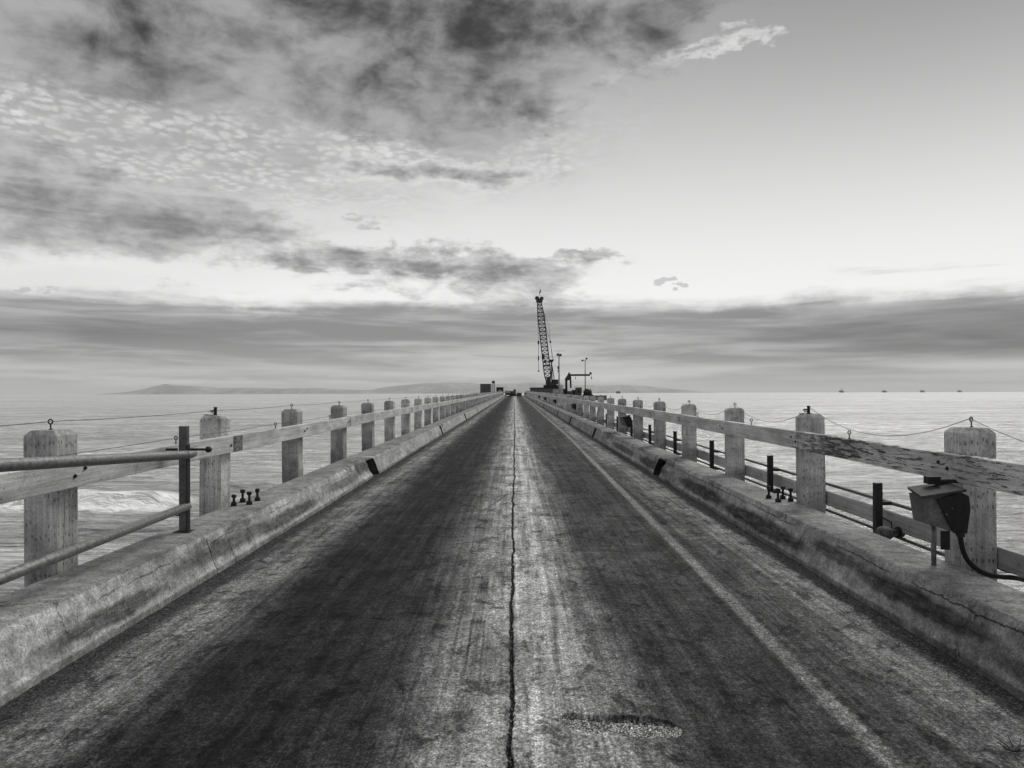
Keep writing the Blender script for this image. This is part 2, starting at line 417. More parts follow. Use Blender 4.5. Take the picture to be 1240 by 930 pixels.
# ------------------------------------------------------------------ kerb sections
PROF = [(3.345,-.02),(3.352,.06),(3.372,.088),(3.395,.16),(3.425,.245),(3.455,.325),(3.478,.385),(3.495,.432),(3.507,.444),(3.58,.447),(3.70,.446),(3.80,.444),(3.9,.441)]
def kerb(side, y0, y1, label, joint_in, seed, chips=()):
    """one cast length; scupper notches at the two ends where the joints are"""
    off = (random.random()-.5)*.035 if seed > 1 else 0.0
    back = abs(XL)-.006 if side < 0 else XR-.006
    step = .06 if y0 < 25 else (.2 if y0 < 70 else 1.2)
    yy = [y0+.006]; e = .36
    lo, hi = joint_in
    if lo: yy += [y0+e, y0+e+.008, y0+e+.010]
    t = yy[-1]+step; stop = y1-(e+.012 if hi else 0)
    while t < stop-.02: yy.append(t); t += step
    if hi: yy += [y1-e-.010, y1-e-.008, y1-e]
    yy.append(y1-.006)
    prof = PROF + [(back,.438),(back,-.02)]
    vs, chip, scupper_shade = [], [], []
    for y in yy:
        ins = (lo and y <= y0+e+.001) or (hi and y >= y1-e-.001)
        for k, (px, pz) in enumerate(prof):
            x, z = px, pz
            if k < len(PROF):
                n1 = fbm(np.array(y*.9), np.array(k*.35), seed*3+1, 3)-.5; n2 = fbm(np.array(y*7.), np.array(k*1.1), seed*3+2, 3)-.5
                x += off + n1*.03 + n2*.018; z += (n2*.016 + n1*.012) if k > 3 else 0
                if 7 <= k <= 10 and y < 60:
                    nk = max(0.0, float(fbm(np.array(y*2.3), np.array(seed*1.7), seed+77, 4)) - .60)*5
                    x += nk*.05; z -= nk*.03
            c = 0.0
            for (cy, cw, zlo, dp) in chips:
                q = max(0, 1-abs(y-cy)/cw)
                if q > 0 and pz > zlo and k < 11:
                    a = min(1, q*3)*(.6+.8*float(vnoise(np.array(y*8.), np.array(k*1.), 31)))
                    x += dp*a; z -= dp*.5*a*(1 if k > 7 else 0); c = max(c, a)
            if ins and k < 7: x = 3.365 + (.50 if k < 6 else .14)
            pass 
            vs.append((side*x, y, z+dz(y))); chip.append(min(1, c)); scupper_shade.append(1.0 if k < 7 and ((lo and y <= y0+e+.009) or (hi and y >= y1-e-.009)) else 0.0)
    n = len(prof); fs = []
    for i in range(len(yy)-1):
        for k in range(n-1):
            fs.append((i*n+k, (i+1)*n+k, (i+1)*n+k+1, i*n+k+1))
    fs.append(tuple(range(n))); fs.append(tuple((len(yy)-1)*n+k for k in range(n))[::-1])
    mb = MB().add(vs, fs)
    o = mb.obj('concrete_kerb', m_kl if side < 0 else m_kr); fattr(o, 'chip', chip); fattr(o, 'scupper_shade', scupper_shade)
    smooth_by_angle(o, 20)
    tag(o, label, 'kerb', 'cast kerb sections along the left edge' if side < 0 else 'cast kerb sections along the right edge')
    return o
Lj = [-3.5, 8.35, 17.9, 34.6, 51.6, 68.5, 85.5, 102.5, 119.5, 136.5, 153.5, 171, 188, 205, 222, 240, END]
Rj = [-3.5, 17.6, 32, 45.5, 59, 73, 87, 101, 115, 129, 143, 157, 171, 185, 199, 213, 227, 245, END]
ordn = ['first','second','third','fourth','fifth','sixth','seventh','eighth','ninth','tenth','eleventh','twelfth','thirteenth','fourteenth','fifteenth','sixteenth','seventeenth','eighteenth','nineteenth']
for side, J in ((-1, Lj), (1, Rj)):
    sn = 'left' if side < 0 else 'right'
    for i in range(len(J)-1):
        if i == 0 and side < 0: lab = 'pale concrete kerb beside the two slanting steel pipes, cut off by the photo edge'
        elif i == 1 and side < 0: lab = 'scuffed concrete kerb between the steel channel post and the first left scupper, crumbled at its far end'
        elif i == 0: lab = 'long cracked concrete kerb below the black hooded box, dark scuffs on its face'
        elif i == 1: lab = 'concrete kerb past the first right scupper with a bite broken from its edge'
        else: lab = 'concrete kerb section on the %s of the road, %s one counted from the camera' % (sn, ordn[i])
        ch = ()
        if side < 0 and i == 1: ch = ((16.9, .8, .12, .07), (15.6, .25, .3, .04))
        if side > 0 and i == 1: ch = ((27.5, 1.3, .2, .10), (20.5, .5, .38, .03))
        if side > 0 and i == 0: ch = ((16.8, .7, .3, .05), (9.7,.2,.38,.02))
        if side < 0 and i == 3: ch = ((36, .8, .25, .05),)
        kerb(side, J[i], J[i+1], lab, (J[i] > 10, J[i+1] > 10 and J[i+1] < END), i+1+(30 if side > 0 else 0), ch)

# ------------------------------------------------------------------ railings: posts, top rails, eyebolts
PT = H-.345; PC = H-.392
def post_mesh(seed):
    rn = random.Random(seed); w = .1525; c = .042
    bm = bmesh.new()
    zs = [-.55, .44, 1.0, 1.35, PC]
    rings = []
    for z in zs:
        j = lambda: (rn.random()-.5)*.003
        rings.append([bm.verts.new((sx*w+j(), sy*w+j(), z)) for sx, sy in ((-1,-1),(1,-1),(1,1),(-1,1))])
    rings.append([bm.verts.new((sx*(w-c)+(rn.random()-.5)*.006, sy*(w-c)+(rn.random()-.5)*.006, PT)) for sx, sy in ((-1,-1),(1,-1),(1,1),(-1,1))])
    for a, b_ in zip(rings, rings[1:]):
        for k in range(4): bm.faces.new((a[k], a[(k+1)%4], b_[(k+1)%4], b_[k]))
    bm.faces.new(rings[-1]); bm.faces.new(rings[0][::-1])
    bm.normal_update()
    ed = [e for e in bm.edges if len(e.link_faces) == 2 and e.calc_face_angle(0) > .4]
    bmesh.ops.bevel(bm, geom=ed, offset=.007, segments=2, affect='EDGES', profile=.5)
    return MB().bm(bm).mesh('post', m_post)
posts_me = [post_mesh(k) for k in range(6)]
eye_me = MB().tube([(0,0,-.02),(0,0,.052)], .007, 8).lathe([(.018,0),(.018,.006),(.008,.01)], n=12).ring((0,0,.073), .021, .0065, 'y').mesh('eye_bolt', m_eye, True)
far_eye = MB().tube([(0,0,0),(0,0,.06)], .012, 5).box(-.02,.02,-.008,.008,.05,.1).mesh('eye_bolt', m_eye)
bolt_me = MB().lathe([(.0,0),(.020,0),(.020,.004),(.012,.005),(.012,.015),(.0,.015)], n=10, ax='x').mesh('bolt_head', m_dark)
rail_rec = {}
NP = 70
def railing(side):
    sn = 'left' if side < 0 else 'right'
    xin = XL if side < 0 else XR
    y1 = 6.6+.1525 if side < 0 else 6.68+.1525
    top_, bot = (H-.625, H-.86) if side < 0 else (H-.585, H-.83)
    lab = 'weathered white timber railing on the left of the pier, square posts and one top rail' if side < 0 else 'peeling white timber railing on the right of the pier with a second low plank'
    root = tag(empty('timber_railing', (0,0,0)), lab, 'railing')
    xi = xin; xo = xin + side*.305; xc = (xi+xo)/2
    ys_ = [y1 + S*(i-1) for i in range(NP)]
    for i, y in enumerate(ys_):
        rn = random.Random(i*2+(side > 0))
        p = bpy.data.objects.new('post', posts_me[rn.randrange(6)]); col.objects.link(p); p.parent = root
        far = i > 14
        p.location = (xc + (rn.random()-.5)*.012, y, dz(y) + (rn.random()-.5)*.02)
        p.rotation_euler = ((rn.random()-.5)*.022, (rn.random()-.5)*.022, R(-2.5) + (rn.random()-.5)*R(1.6) + rn.choice([0, math.pi/2, math.pi]))
        stub = i in (2,)
        if not stub and i < 60:
            e = bpy.data.objects.new('eye_bolt', far_eye if far else eye_me); col.objects.link(e); e.parent = p
            e.location = ((rn.random()-.5)*.03, (rn.random()-.5)*.03, PT); e.rotation_euler = ((rn.random()-.5)*.12, (rn.random()-.5)*.12, rn.uniform(-.5,.5)-p.rotation_euler[2])
        if stub:
            MB().lathe([(.028,0),(.028,.012),(.021,.014),(.021,.10),(.026,.10),(.026,.115),(.012,.115)], n=14).box(.0,.075,-.012,.012,.05,.068).obj('pipe_stub', m_dark, p, loc=(.01,-.02,PT))
            MB().ring((.045,0,.05), .021, .006, 'y').obj('eye_bolt', m_eye, p, loc=(.0,-.03,PT))
            MB().box(-.06,.05,-.05,.06,0,.007).box(.05,.1,-.02,.02,.0,.012).obj('cap_plate', m_dark, p, loc=(.05,.02,PT))
        if i < 14:
            for q in range(2):
                bo = bpy.data.objects.new('bolt_head', bolt_me); col.objects.link(bo); bo.parent = root
                bo.location = (xi - side*.098, y + (q-.5)*.14 + (rn.random()-.5)*.03, dz(y) + (bot+top_)/2 + (q-.5)*.05 + (rn.random()-.5)*.03)
                bo.rotation_euler = (0, 0, math.pi if side > 0 else 0)
    # top rails: planks two bays long, butted at posts
    def plank(ya, yb, xa, xb, za, zb, name, m, sag=0.004, ch=.006, seed=0):
        n = max(2, int((yb-ya)/.5)); mb = MB(); vs = []
        pr = [(xa+ch,za),(xb-ch,za),(xb,za+ch),(xb,zb-ch),(xb-ch,zb),(xa+ch,zb),(xa,zb-ch),(xa,za+ch)]
        for k in range(n+1):
            y = ya + (yb-ya)*k/n; s_ = -sag*4*(k/n)*(1-k/n) + (vnoise(np.array(y*1.3), np.array(seed*7.), 5)-.5)*.008
            w_ = (vnoise(np.array(y*.7), np.array(seed*9.), 6)-.5)*.008
            vs += [(px+w_, y, pz+s_+dz(y)) for px, pz in pr]
        fs = [(k*8+j, k*8+(j+1)%8, (k+1)*8+(j+1)%8, (k+1)*8+j) for k in range(n) for j in range(8)]
        fs += [tuple(range(8))[::-1], tuple(n*8+j for j in range(8))]
        return mb.add(vs, fs).obj(name, m, root)
    xa, xb = sorted((xi - side*.002, xi - side*.096))
    cuts = [ys_[0]-S+.1] + [ys_[k] + (.17 if side < 0 else -.16) for k in range(2 if side < 0 else 2, NP, 2)]
    for k in range(len(cuts)-1):
        j = random.Random(k+50).uniform(-.006,.006)
        o = plank(cuts[k]+.004, cuts[k+1]-.004, xa+j*.5, xb+j*.5, bot+j, top_+j, 'top_rail', m_rail_p if side > 0 else m_rail, seed=k+side)
        if side > 0 and k in (0,): tag(o, 'top rail with cracked and peeling white paint')
    # eyebolts standing on the rail, one in each bay
    for i in range(26):
        y = (8.78 if side < 0 else 8.85) + S*(i-1)
        e = bpy.data.objects.new('eye_bolt', far_eye if i > 12 else eye_me); col.objects.link(e); e.parent = root
        e.location = ((xa+xb)/2, y, dz(y)+top_-.002); e.rotation_euler = (0,0,random.uniform(-.4,.4))
    if side > 0:
        xa2, xb2 = xo+.008, xo+.055
        cuts = [ys_[0]-S] + [ys_[k] for k in range(2, 30, 3)]
        for k in range(len(cuts)-1):
            plank(cuts[k]+.004, cuts[k+1]-.004, xa2, xb2, H-1.615, H-1.42, 'low_plank', m_plank, seed=k+20)
    rail_rec[side] = ys_
    return root
railing(-1); railing(1)

# metal strap at the left splice near the second post
s_ = tag(empty('splice_plate', (0,0,0)), 'rusty pitted steel plate over the left rail joint nearest the camera', 'plate')
y0 = rail_rec[-1][2]+.20
MB().box(-.004,.004,-.16,.16,-.108,.108,.002).obj('plate', mat_metal('flaking_white_plate', .30, .8, .98, 30, .1), s_, loc=(XL+.104, y0, H-.742+dz(y0)))
mb = MB()
for a in (-1,1):
    for c in (-1,1):
        MB().lathe([(.011,0),(.011,.006),(0,.006)], n=8, ax='x').obj('rivet', m_dark, s_, loc=(XL+.109, y0+a*.12, H-.742+dz(y0)+c*.08))

# ------------------------------------------------------------------ wires
def wire(side, hz, x, sag, label, ya, r=.0035, offs=0.0, stop=30):
    ys_ = rail_rec[side]; pts = []
    P = [ya] + [y+offs for y in ys_[1:stop]] if offs == 0 else [ya] + [offs+S*i for i in range(0, stop)]
    for a, b_ in zip(P, P[1:]):
        for k in range(10):
            t = k/10; y = a+(b_-a)*t; pts.append((x, y, hz - sag*4*t*(1-t) + dz(y)))
    y = P[-1]; pts.append((x, y, hz+dz(y)))
    tag(MB().tube(pts, r, 5).obj('wire', m_eye), label, 'wire')
wire(-1, PT+.073, (XL+XL-.305)/2, .015, 'taut thin wire strung through the eyebolts on top of the left posts', rail_rec[-1][0])
wire(-1, H-.625+.072, XL+.05, .012, 'taut thin wire through the eyebolts on the left top rail', 1.5, offs=8.78-S, stop=26)
wire(1, PT+.073, (XR+XR+.305)/2, .26, 'slack thin wire looping between the tops of the right posts', rail_rec[1][0], stop=8)
wire(1, PT+.06, (XR+XR+.305)/2-.02, .10, 'straighter thin wire along the tops of the farther right posts', rail_rec[1][7], offs=rail_rec[1][8], stop=20) if False else None

# ------------------------------------------------------------------ left pipe guard
g = tag(empty('pipe_guard', (-3.78, 8.5, dz(8.5)+.44)), 'scaffold like steel guard, two sloping pipes run from an upright channel on the left kerb', 'guard')
o = MB().box(-.045,.045,-.035,-.028,0,1.21).box(-.045,-.038,-.028,.035,0,1.21).box(.038,.045,-.028,.035,0,1.21).obj('channel_post', m_chan, g)
MB().box(-.10,.09,-.08,.08,-.003,.012).obj('foot_plate', m_dark, g)
def gp(x, y, z): return (x+3.78, y-8.5, z-dz(8.5)-.44)
MB().tube([gp(-3.75,8.66,H-.69), gp(-3.73,8.5,H-.695), gp(-3.74,5.4,H-.515), gp(-3.74,1.2,H-.27)], .05, 18).obj('upper_pipe', m_galv, g, True)
MB().tube([gp(-3.75,8.52,H-1.285), gp(-3.74,5.4,H-1.338), gp(-3.74,1.2,H-1.41)], .046, 18).obj('lower_pipe', m_galv, g, True)
MB().tube([gp(-3.70,8.44,H-.63),gp(-3.44+.0,8.44,H-.63)], .014, 10).lathe([(.014,0),(.032,.0),(.036,.02),(.032,.045),(.0,.05)], c=gp(-3.50,8.44,H-.63), n=14, ax='x').obj('clamp_bolt', m_dark, g, True)
MB().tube([gp(-3.83,8.44,H-.63),gp(-3.98,8.44,H-.63)], .014, 8).obj('clamp_bolt', m_dark, g)
MB().ring(gp(-3.84,8.45,H-1.36), .022, .007, 'y').obj('eye_ring', m_dark, g, True)
MB().box(*[a for a in (.046,.056,-.05,.03,.0,1.0)]).obj('edge_strip', m_dark, g)

# ------------------------------------------------------------------ anchor bolts on the kerbs
def anchor(loc, label, h=.18, group='anchor bolts standing on the kerb'):
    r = tag(empty('anchor_bolt', loc, random.uniform(0,3)), label, 'bolt', group)
    rp = [(.017,0),(.017,h-.03),(.013,h)]
    MB().lathe(rp, n=12).obj('threaded_rod', m_dark, r, True)
    MB().lathe([(.05,.0),(.05,.008),(.0,.008)], n=6).lathe([(.0,.008),(.038,.008),(.042,.03),(.036,.055),(.022,.058)], n=8).obj('lower_nut', m_dark, r)
    MB().lathe([(.018,h-.05),(.034,h-.045),(.036,h-.012),(.03,h),(.0,h)], n=6).obj('upper_nut', m_dark, r)
    r.rotation_euler[0] = random.uniform(-.04,.04); r.rotation_euler[1] = random.uniform(-.04,.04)
for (x, y, h, l) in [(-3.94,10.42,.155,'squat anchor bolt on the left kerb closest to the timber post'),(-3.94,10.76,.18,'anchor bolt second from left in the left kerb cluster, set back'),
                     (-3.75,10.50,.185,'anchor bolt on the left kerb nearest the camera, third in its cluster'),(-3.76,10.86,.18,'rightmost anchor bolt of the left kerb cluster'),
                     (3.73,10.92,.185,'leftmost anchor bolt of the right kerb cluster'),(3.75,10.58,.20,'anchor bolt second from left on the right kerb, in front of the black stanchion'),
                     (3.93,10.9,.19,'anchor bolt third from left in the right kerb cluster'),(3.965,10.68,.19,'rightmost anchor bolt on the right kerb beside the timber post')]:
    anchor((x, y, dz(y)+.442), l, h, 'anchor bolts on the %s kerb' % ('left' if x < 0 else 'right'))

# ------------------------------------------------------------------ outboard pipe railing on the right
pr = tag(empty('pipe_railing', (4.4,8.64,0)), 'low black iron stanchions with two thin pipes outside the right timber railing', 'pipe railing')
for i in range(15):
    y = 8.62 + 3.64*i; z = dz(y)
    MB().box(-.04,.04,-.006,.006,-.5,H-1.09).box(-.04,-.03,.006,.07,-.5,H-1.09).box(.03,.04,.006,.05,-.5,H-1.09).obj('stanchion', m_dark, pr, loc=(4.225-4.4, y-8.64, z))
for nm, z in (('upper_pipe', H-1.331), ('lower_pipe', H-1.70)):
    n = 40; y0, y1 = 7.0, 60
    MB().tube([(0.0+(i%3-1)*.004, y0+(y1-y0)*i/n-8.64, z+dz(y0+(y1-y0)*i/n)) for i in range(n+1)], .021, 8).obj(nm, m_chan, pr, True)
for nm, z in (('upper_pipe', H-1.331), ('lower_pipe', H-1.70)):
    for i in range(5):
        y = 8.62+3.64*i; MB().box(-.17,.0,-.02,.02,-.02,.02).obj('clamp', m_dark, pr, loc=(0, y-8.64+.05, z+dz(y)))

# rusty lamp fitting hung at the first stanchion
f = tag(empty('floodlight', (4.2, 8.35, H-1.62+dz(8.4)), R(20)), 'rusty pear shaped light fitting clamped at the foot of the nearest black stanchion', 'light fitting')
MB().lathe([(.0,-.17),(.055,-.16),(.085,-.10),(.08,-.03),(.05,.04),(.04,.10),(.045,.14),(.0,.15)], n=20, ax='x').obj('shell', mat_metal('rusted_shell', .12, .75, .85, 12, .2), f, True)
MB().lathe([(.0,.12),(.062,.12),(.066,.15),(.05,.2),(.03,.21),(.03,.26),(0,.26)], n=14, ax='x').obj('socket', m_dark, f)
MB().tube([(.05,0,.03),(.06,.02,.12),(.02,.1,.16)], .012, 6).obj('bracket', m_dark, f)

# ------------------------------------------------------------------ hooded boxes on the right posts
def hood_box(idx, label, full=True, sc=1.0):
    """root sits at the post's inner camera-side corner, z on the deck"""
    y = rail_rec[1][idx]-.155
    r = tag(empty('hooded_box', (XR-.055, y, dz(y))), label, 'electrical box', 'dark hooded boxes on the right railing posts')
    zt, zb = H-.93, H-1.20
    x0, x1, ya, yb = -.47, -.15, -.31, .12
    # body: deep box whose underside slopes back to the post
    v = [(x0+.06,ya,zb+.03),(x1,ya,zb-.05),(x1,-.005,zb-.05),(x0+.06,yb-.14,zb+.03),(x0+.02,ya,zt),(x1,ya,zt+.05),(x1,-.005,zt+.05),(x0+.02,yb-.14,zt)]
    MB().add(v, [(0,3,2,1),(4,5,6,7),(0,1,5,4),(2,3,7,6),(0,4,7,3),(1,2,6,5)]).obj('housing', m_boxm, r)
    # black cover on the camera side, a five sided plate
    yy = ya-.004
    w = [(x0+.10,zt-.015),(x1-.02,zt+.045),(x1+.045,zt+.015),(x1+.06,zt-.1),(x1+.03,zb-.03),(x1-.03,zb-.06),(x0+.24,zb-.03)]
    MB().add([(a,yy,c) for a, c in w]+[(a,yy-.022,c) for a, c in w], [tuple(range(7)), tuple(range(7,14))[::-1]]+[(k,(k+1)%7,(k+1)%7+7,k+7) for k in range(7)]).obj('cover_plate', m_boxd, r)
    # overhanging lid
    l = [(x0-.045,ya-.035,zt-.005),(x1+.02,ya-.035,zt+.052),(x1+.06,.0,zt+.075),(x0+.03,.02,zt+.03)]
    MB().add(l+[(a,b_,c+.02) for a, b_, c in l], [(0,3,2,1),(4,5,6,7)]+[(k,(k+1)%4,(k+1)%4+4,k+4) for k in range(4)]).obj('lid', m_boxl, r)
    if full:
        MB().tube([(-.16,.10,.43),(-.16,.10,zb+.03)], .022, 12).obj('stand_pipe', m_galv, r, True)
        MB().lathe([(.03,0),(.042,.01),(.042,.045),(.03,.06)], c=(-.16,.10,zb-.045), n=12).box(-.30,-.11,-.06,.13,zb+.01,zb+.03).obj('pipe_fitting', m_dark, r)
        MB().box(-.10,-.03,.07,.10,zb-.26,zb-.09).obj('bracket', m_dark, r)
        MB().lathe([(.0,-.07),(.035,-.06),(.035,-.02),(0,-.02)], c=(x1-.03,ya-.03,zb), n=10).obj('cable_gland', m_dark, r)
        for a, c in ((-.25,zt-.09),(-.30,zt-.14)):
            MB().lathe([(.0,-.034),(.007,-.034),(.007,-.02)], c=(a,ya,c), n=8, ax='y').obj('screw', m_galv, r)
        MB().box(-.33,-.22,-.12,-.04,zt+.09,zt+.155).box(-.22,.08,-.06,-.01,zt+.09,zt+.12).obj('top_bracket', m_dark, r)
    return r
hood_box(1, 'black hooded metal box on the nearest right post with a thick cable below')
for k, l in ((6,'black hooded box on the sixth right post, sea pipes visible beside it'),(12,'small distant hooded box on the right railing, nearer of the two seen below the rail'),
             (18,'distant hooded box on the right railing, just past the larger distant one'),(24,'farther hooded box on the right railing, third of the distant ones'),(30,'farthest hooded box below the right rail')):
    hood_box(k, l, False)
# cable
yb_ = rail_rec[1][1]-.155
cp = [(3.835,yb_-.33,H-1.22),(3.85,yb_-.34,H-1.33),(3.88,yb_-.33,H-1.40),(3.94,yb_-.31,H-1.475),(4.03,yb_-.29,H-1.54),(4.14,yb_-.26,H-1.585),(4.27,yb_-.22,H-1.61),(4.42,yb_-.18,H-1.63),(4.6,yb_-.1,H-1.68),(4.9,yb_-.4,H-1.72),(5.2,yb_-1.0,H-1.95),(5.3,yb_-1.3,H-2.6)]
cp = [(x-.035, y, z) for x, y, z in cp]
def sm(pts, k=5):
    out = []; P = [Vector(p) for p in pts]; P = [P[0]]+P+[P[-1]]
    for i in range(1, len(P)-2):
        for j in range(k):
            t = j/k; a, b_, c, d = P[i-1:i+3]
            out.append(.5*((2*b_)+(c-a)*t+(2*a-5*b_+4*c-d)*t*t+(3*b_-a-3*c+d)*t**3))
    return out+[P[-2]]
tag(MB().tube(sm(cp), .021, 10).obj('cable', m_rub, smooth=True), 'thick black cable drooping from the hooded box across the timber post', 'cable')
cp2 = [(4.31,yb_+.06,H-1.54),(4.42,yb_+.0,H-1.60),(4.55,yb_-.1,H-1.59),(4.8,yb_-.2,H-1.60),(5.0,yb_-.5,H-1.66),(5.2,yb_-1.0,H-2.0)]
tag(MB().tube(sm(cp2), .026, 10).obj('hose', m_rub, smooth=True), 'lumpy black hose behind the nearest right post, above the sea', 'hose')

# ------------------------------------------------------------------ litter
def chips_mesh(n, place, smin, smax, name, m, flat=1.0):
    vs, fs = [], []
    for _ in range(n):
        x, y, z, k = place(); s = random.uniform(smin, smax)*k
        o = len(vs); a = random.uniform(0, 6.28)
        for t in (0, 2.1, 4.2):
            rr = s*random.uniform(.6,1.2); vs.append((x+rr*math.cos(a+t), y+rr*math.sin(a+t), z-.001+random.uniform(0,.3)*s*.2))
        vs.append((x+random.uniform(-.2,.2)*s, y+random.uniform(-.2,.2)*s, z+s*random.uniform(.5,1.)*flat))
        fs += [(o,o+1,o+3),(o+1,o+2,o+3),(o+2,o,o+3)]
    me = bpy.data.meshes.new(name); me.from_pydata(vs, [], fs); me.materials.append(m)
    ob = bpy.data.objects.new(name, me); col.objects.link(ob); return ob
def pl_edge():
    y = 1.5+ (random.random()**1.7)*26; s = random.choice((-1,1)); d = abs(random.gauss(0,.13))
    return s*(3.355-d), y, dz(y)+.001, 1+y*.03
def pl_road():
    y = 2.5+(random.random()**1.4)*14; return random.uniform(-3.2,3.2), y, dz(y)+.001, 1
tag(chips_mesh(9000, pl_edge, .002, .009, 'grit', mat_flat('gritty_dirt', .045, .95, 60, 1.2)), 'dark grit and sand gathered along both kerbs', 'grit', kind='stuff')
def mat_litter():
    M = Mat('litter_fragments'); n = nse(M.nt, M.v, 40, 2)
    return M.set(n.ss(.4,.6)*.3+.04, rough=.9)
tag(chips_mesh(260, lambda: (lambda a: (a[0],a[1],a[2],1))(pl_road() if random.random() < .6 else pl_edge()), .004, .011, 'litter', mat_litter(), .4), 'scattered pale and dark chips and leaf scraps on the deck', 'litter', kind='stuff')
tw = tag(empty('dry_twig', (2.80,4.18,dz(4.2)+.012), .5), 'dark dry twig lying on the road at the lower right corner', 'twig')
mb = MB()
for a, l in ((0,.13),(.6,.09),(1.3,.11),(2.2,.08),(2.9,.1),(4.0,.07),(5.2,.09)):
    mb.tube([(0,0,0),(l*.5*math.cos(a),l*.5*math.sin(a),.015),(l*math.cos(a+.2),l*math.sin(a+.2),.03+random.random()*.03)], .003, 5, rs=[.005,.004,.0015])
mb.obj('stems', m_dark, tw)
mb = MB()
for k in range(9):
    a = k*.71; c = Vector((.05*math.cos(a),.05*math.sin(a),.012+.01*(k%3))); d = Vector((math.cos(a+.4),math.sin(a+.4),.15))*.03; e = Vector((-d.y,d.x,.004))*.35
    mb.add([c-d, c+e, c+d, c-e, c+Vector((0,0,.003))], [(0,1,4),(1,2,4),(2,3,4),(3,0,4)])
mb.obj('withered_leaves', m_dark, tw)

# ------------------------------------------------------------------ the pier head and what stands on it
HD = dz(END)
b = MB().box(-16,32,END-4,END+46,HD-1.4,HD-.03).box(-16,32,END-4.2,END-3.8,HD-1.6,HD+.15)
b.v = [(x,y,z) for x,y,z in b.v]
tag(b.obj('pier_head', m_fas), kind='structure')
K = 265/900.
def FX(px, y=265): return (px-623)/900.*y
def FZ(py, y=265): return H + (476-py)/900.*y
# piles below the head
for i, (x, y) in enumerate([(x, y) for x in (-15,-3,9,21,31) for y in (END-3,)]):
    pass
Yc = 268
def cont(name, px0, px1, pyt, y, d, m, label, cat, extra=None):
    x0, x1 = FX(px0,y), FX(px1,y); zt = FZ(pyt, y)
    r = tag(empty(name, ((x0+x1)/2, y, HD)), label, cat); w = (x1-x0)/2; h = zt-HD
    MB().box(-w,w,0,d,0.05,h,.05).obj('body', m, r)
    mb = MB(); n = max(4, int(w*2/.5))
    for k in range(n): mb.box(-w+.1+k*(2*w-.2)/n, -w+.1+k*(2*w-.2)/n+.12, -.06, .02, .25, h-.25)
    mb.obj('front_panel', m, r)
    MB().box(-w-.04,w+.04,-.08,d+.04,h-.14,h+.03).obj('roof', m_dk, r)
    return r, w, h
cont('shipping_container', 581.5, 594, 464.8, 266, 7, m_mid, 'tall dark grey steel container at the far left of the pier head', 'container')
r, w, h = cont('equipment_shed', 601, 609.5, 469, 268, 4, m_dk, 'low dark shed to the right of the small tower at the pier end', 'shed')
MB().box(-.5,.5,-.12,-.06,h*.35,h*.7).obj('window', m_pale, r)
t = tag(empty('signal_tower', (FX(597.5), 265, HD)), 'slim lattice tower with a round dark lamp on top, beside the grey container', 'tower')
mb = MB(); hh = FZ(464)-HD
for a in (-.55,.55):
    for c in (-.55,.55): mb.tube([(a,c,0),(a*.8,c*.8,hh)], .09, 5)
for k in range(4):
    z0, z1 = hh*k/4, hh*(k+1)/4
    mb.tube([(-.55,-.55,z0),(.5,-.5,z1)], .05, 4).tube([(.55,-.55,z0),(-.5,-.5,z1)], .05, 4).tube([(-.5,-.5,z1),(.5,-.5,z1)], .06, 4)
mb.obj('frame', m_grey, t)
MB().lathe([(0,-.55),(.4,-.4),(.62,0),(.4,.42),(0,.55)], c=(0,0,hh+.4), n=14).obj('lamp_drum', m_dk, t, True)
MB().box(-.45,.45,-.5,.4,0,1.2).obj('cabinet', m_dk, t)

def truck(loc, label, sc=1.0, cab=m_dk, bodym=m_mid, rz=0.0):
    r = tag(empty('parked_truck', loc, rz), label, 'truck')
    def bx(n, a, m, ch=.03): return MB().box(*[v*sc for v in a], ch=ch).obj(n, m, r)
    bx('cab', (-1,1,0,1.7,.5,2.0), cab, .08); bx('windscreen', (-.85,.85,-.03,.03,1.2,1.85), m_pale, .0)
    bx('grille', (-.7,.7,-.06,.0,.6,.95), m_dk, 0); bx('bumper', (-1,1,-.15,.0,.4,.6), m_dk, .02); bx('load_bed', (-1,1,1.8,5,.7,1.9), bodym, .05)
    for s in (-1,1):
        bx('headlight', tuple(sorted((s*.95,s*.75)))+(-.07,0,.75,.92), m_pale, 0)
        bx('mirror', tuple(sorted((s*1.05,s*1.25)))+(.3,.36,1.2,1.6), m_dk, 0)
        for y in (.8,4):
            wv = MB().lathe([(0,-.14),(.35,-.14),(.42,-.1),(.42,.1),(.35,.14),(0,.14)], n=16, ax='x')
            o = wv.obj('wheel', m_tyre, r, loc=(s*.88*sc,y*sc,.42*sc)); o.scale = (sc,sc,sc)
truck((-2.25,252,dz(252)), 'dark truck facing us at the far end of the road, pale windscreen, leftmost vehicle', .95)
tr = tag(empty('loader', (-.6,254,dz(254)), .1), 'dark square machine parked right of the truck at the road end', 'machine')
MB().box(-1.1,1.1,0,2.6,.5,1.75,.08).obj('body', m_mid, tr); MB().box(.35,1.05,.1,1.3,1.7,2.35,.05).obj('cab', m_dk, tr)
for s in (-1,1): MB().lathe([(0,-.18),(.4,-.18),(.5,-.1),(.5,.1),(.4,.18),(0,.18)], n=14, ax='x').obj('wheel', m_tyre, tr, loc=(s*.95,.5,.5))
MB().box(-1.2,1.2,-.5,-.1,.15,.8,.05).obj('bucket', m_dk, tr)
cr_ = tag(empty('cargo_crate', (1.6,256,dz(256))), 'low grey crate at the road end right of the machines', 'crate')
MB().box(-.9,.9,0,1.6,.05,1.15,.03).obj('body', m_mid, cr_); mb = MB()
for k in range(5): mb.box(-.9+k*.4,-.82+k*.4,-.04,.0,.05,1.15)
mb.obj('battens', m_dk, cr_)

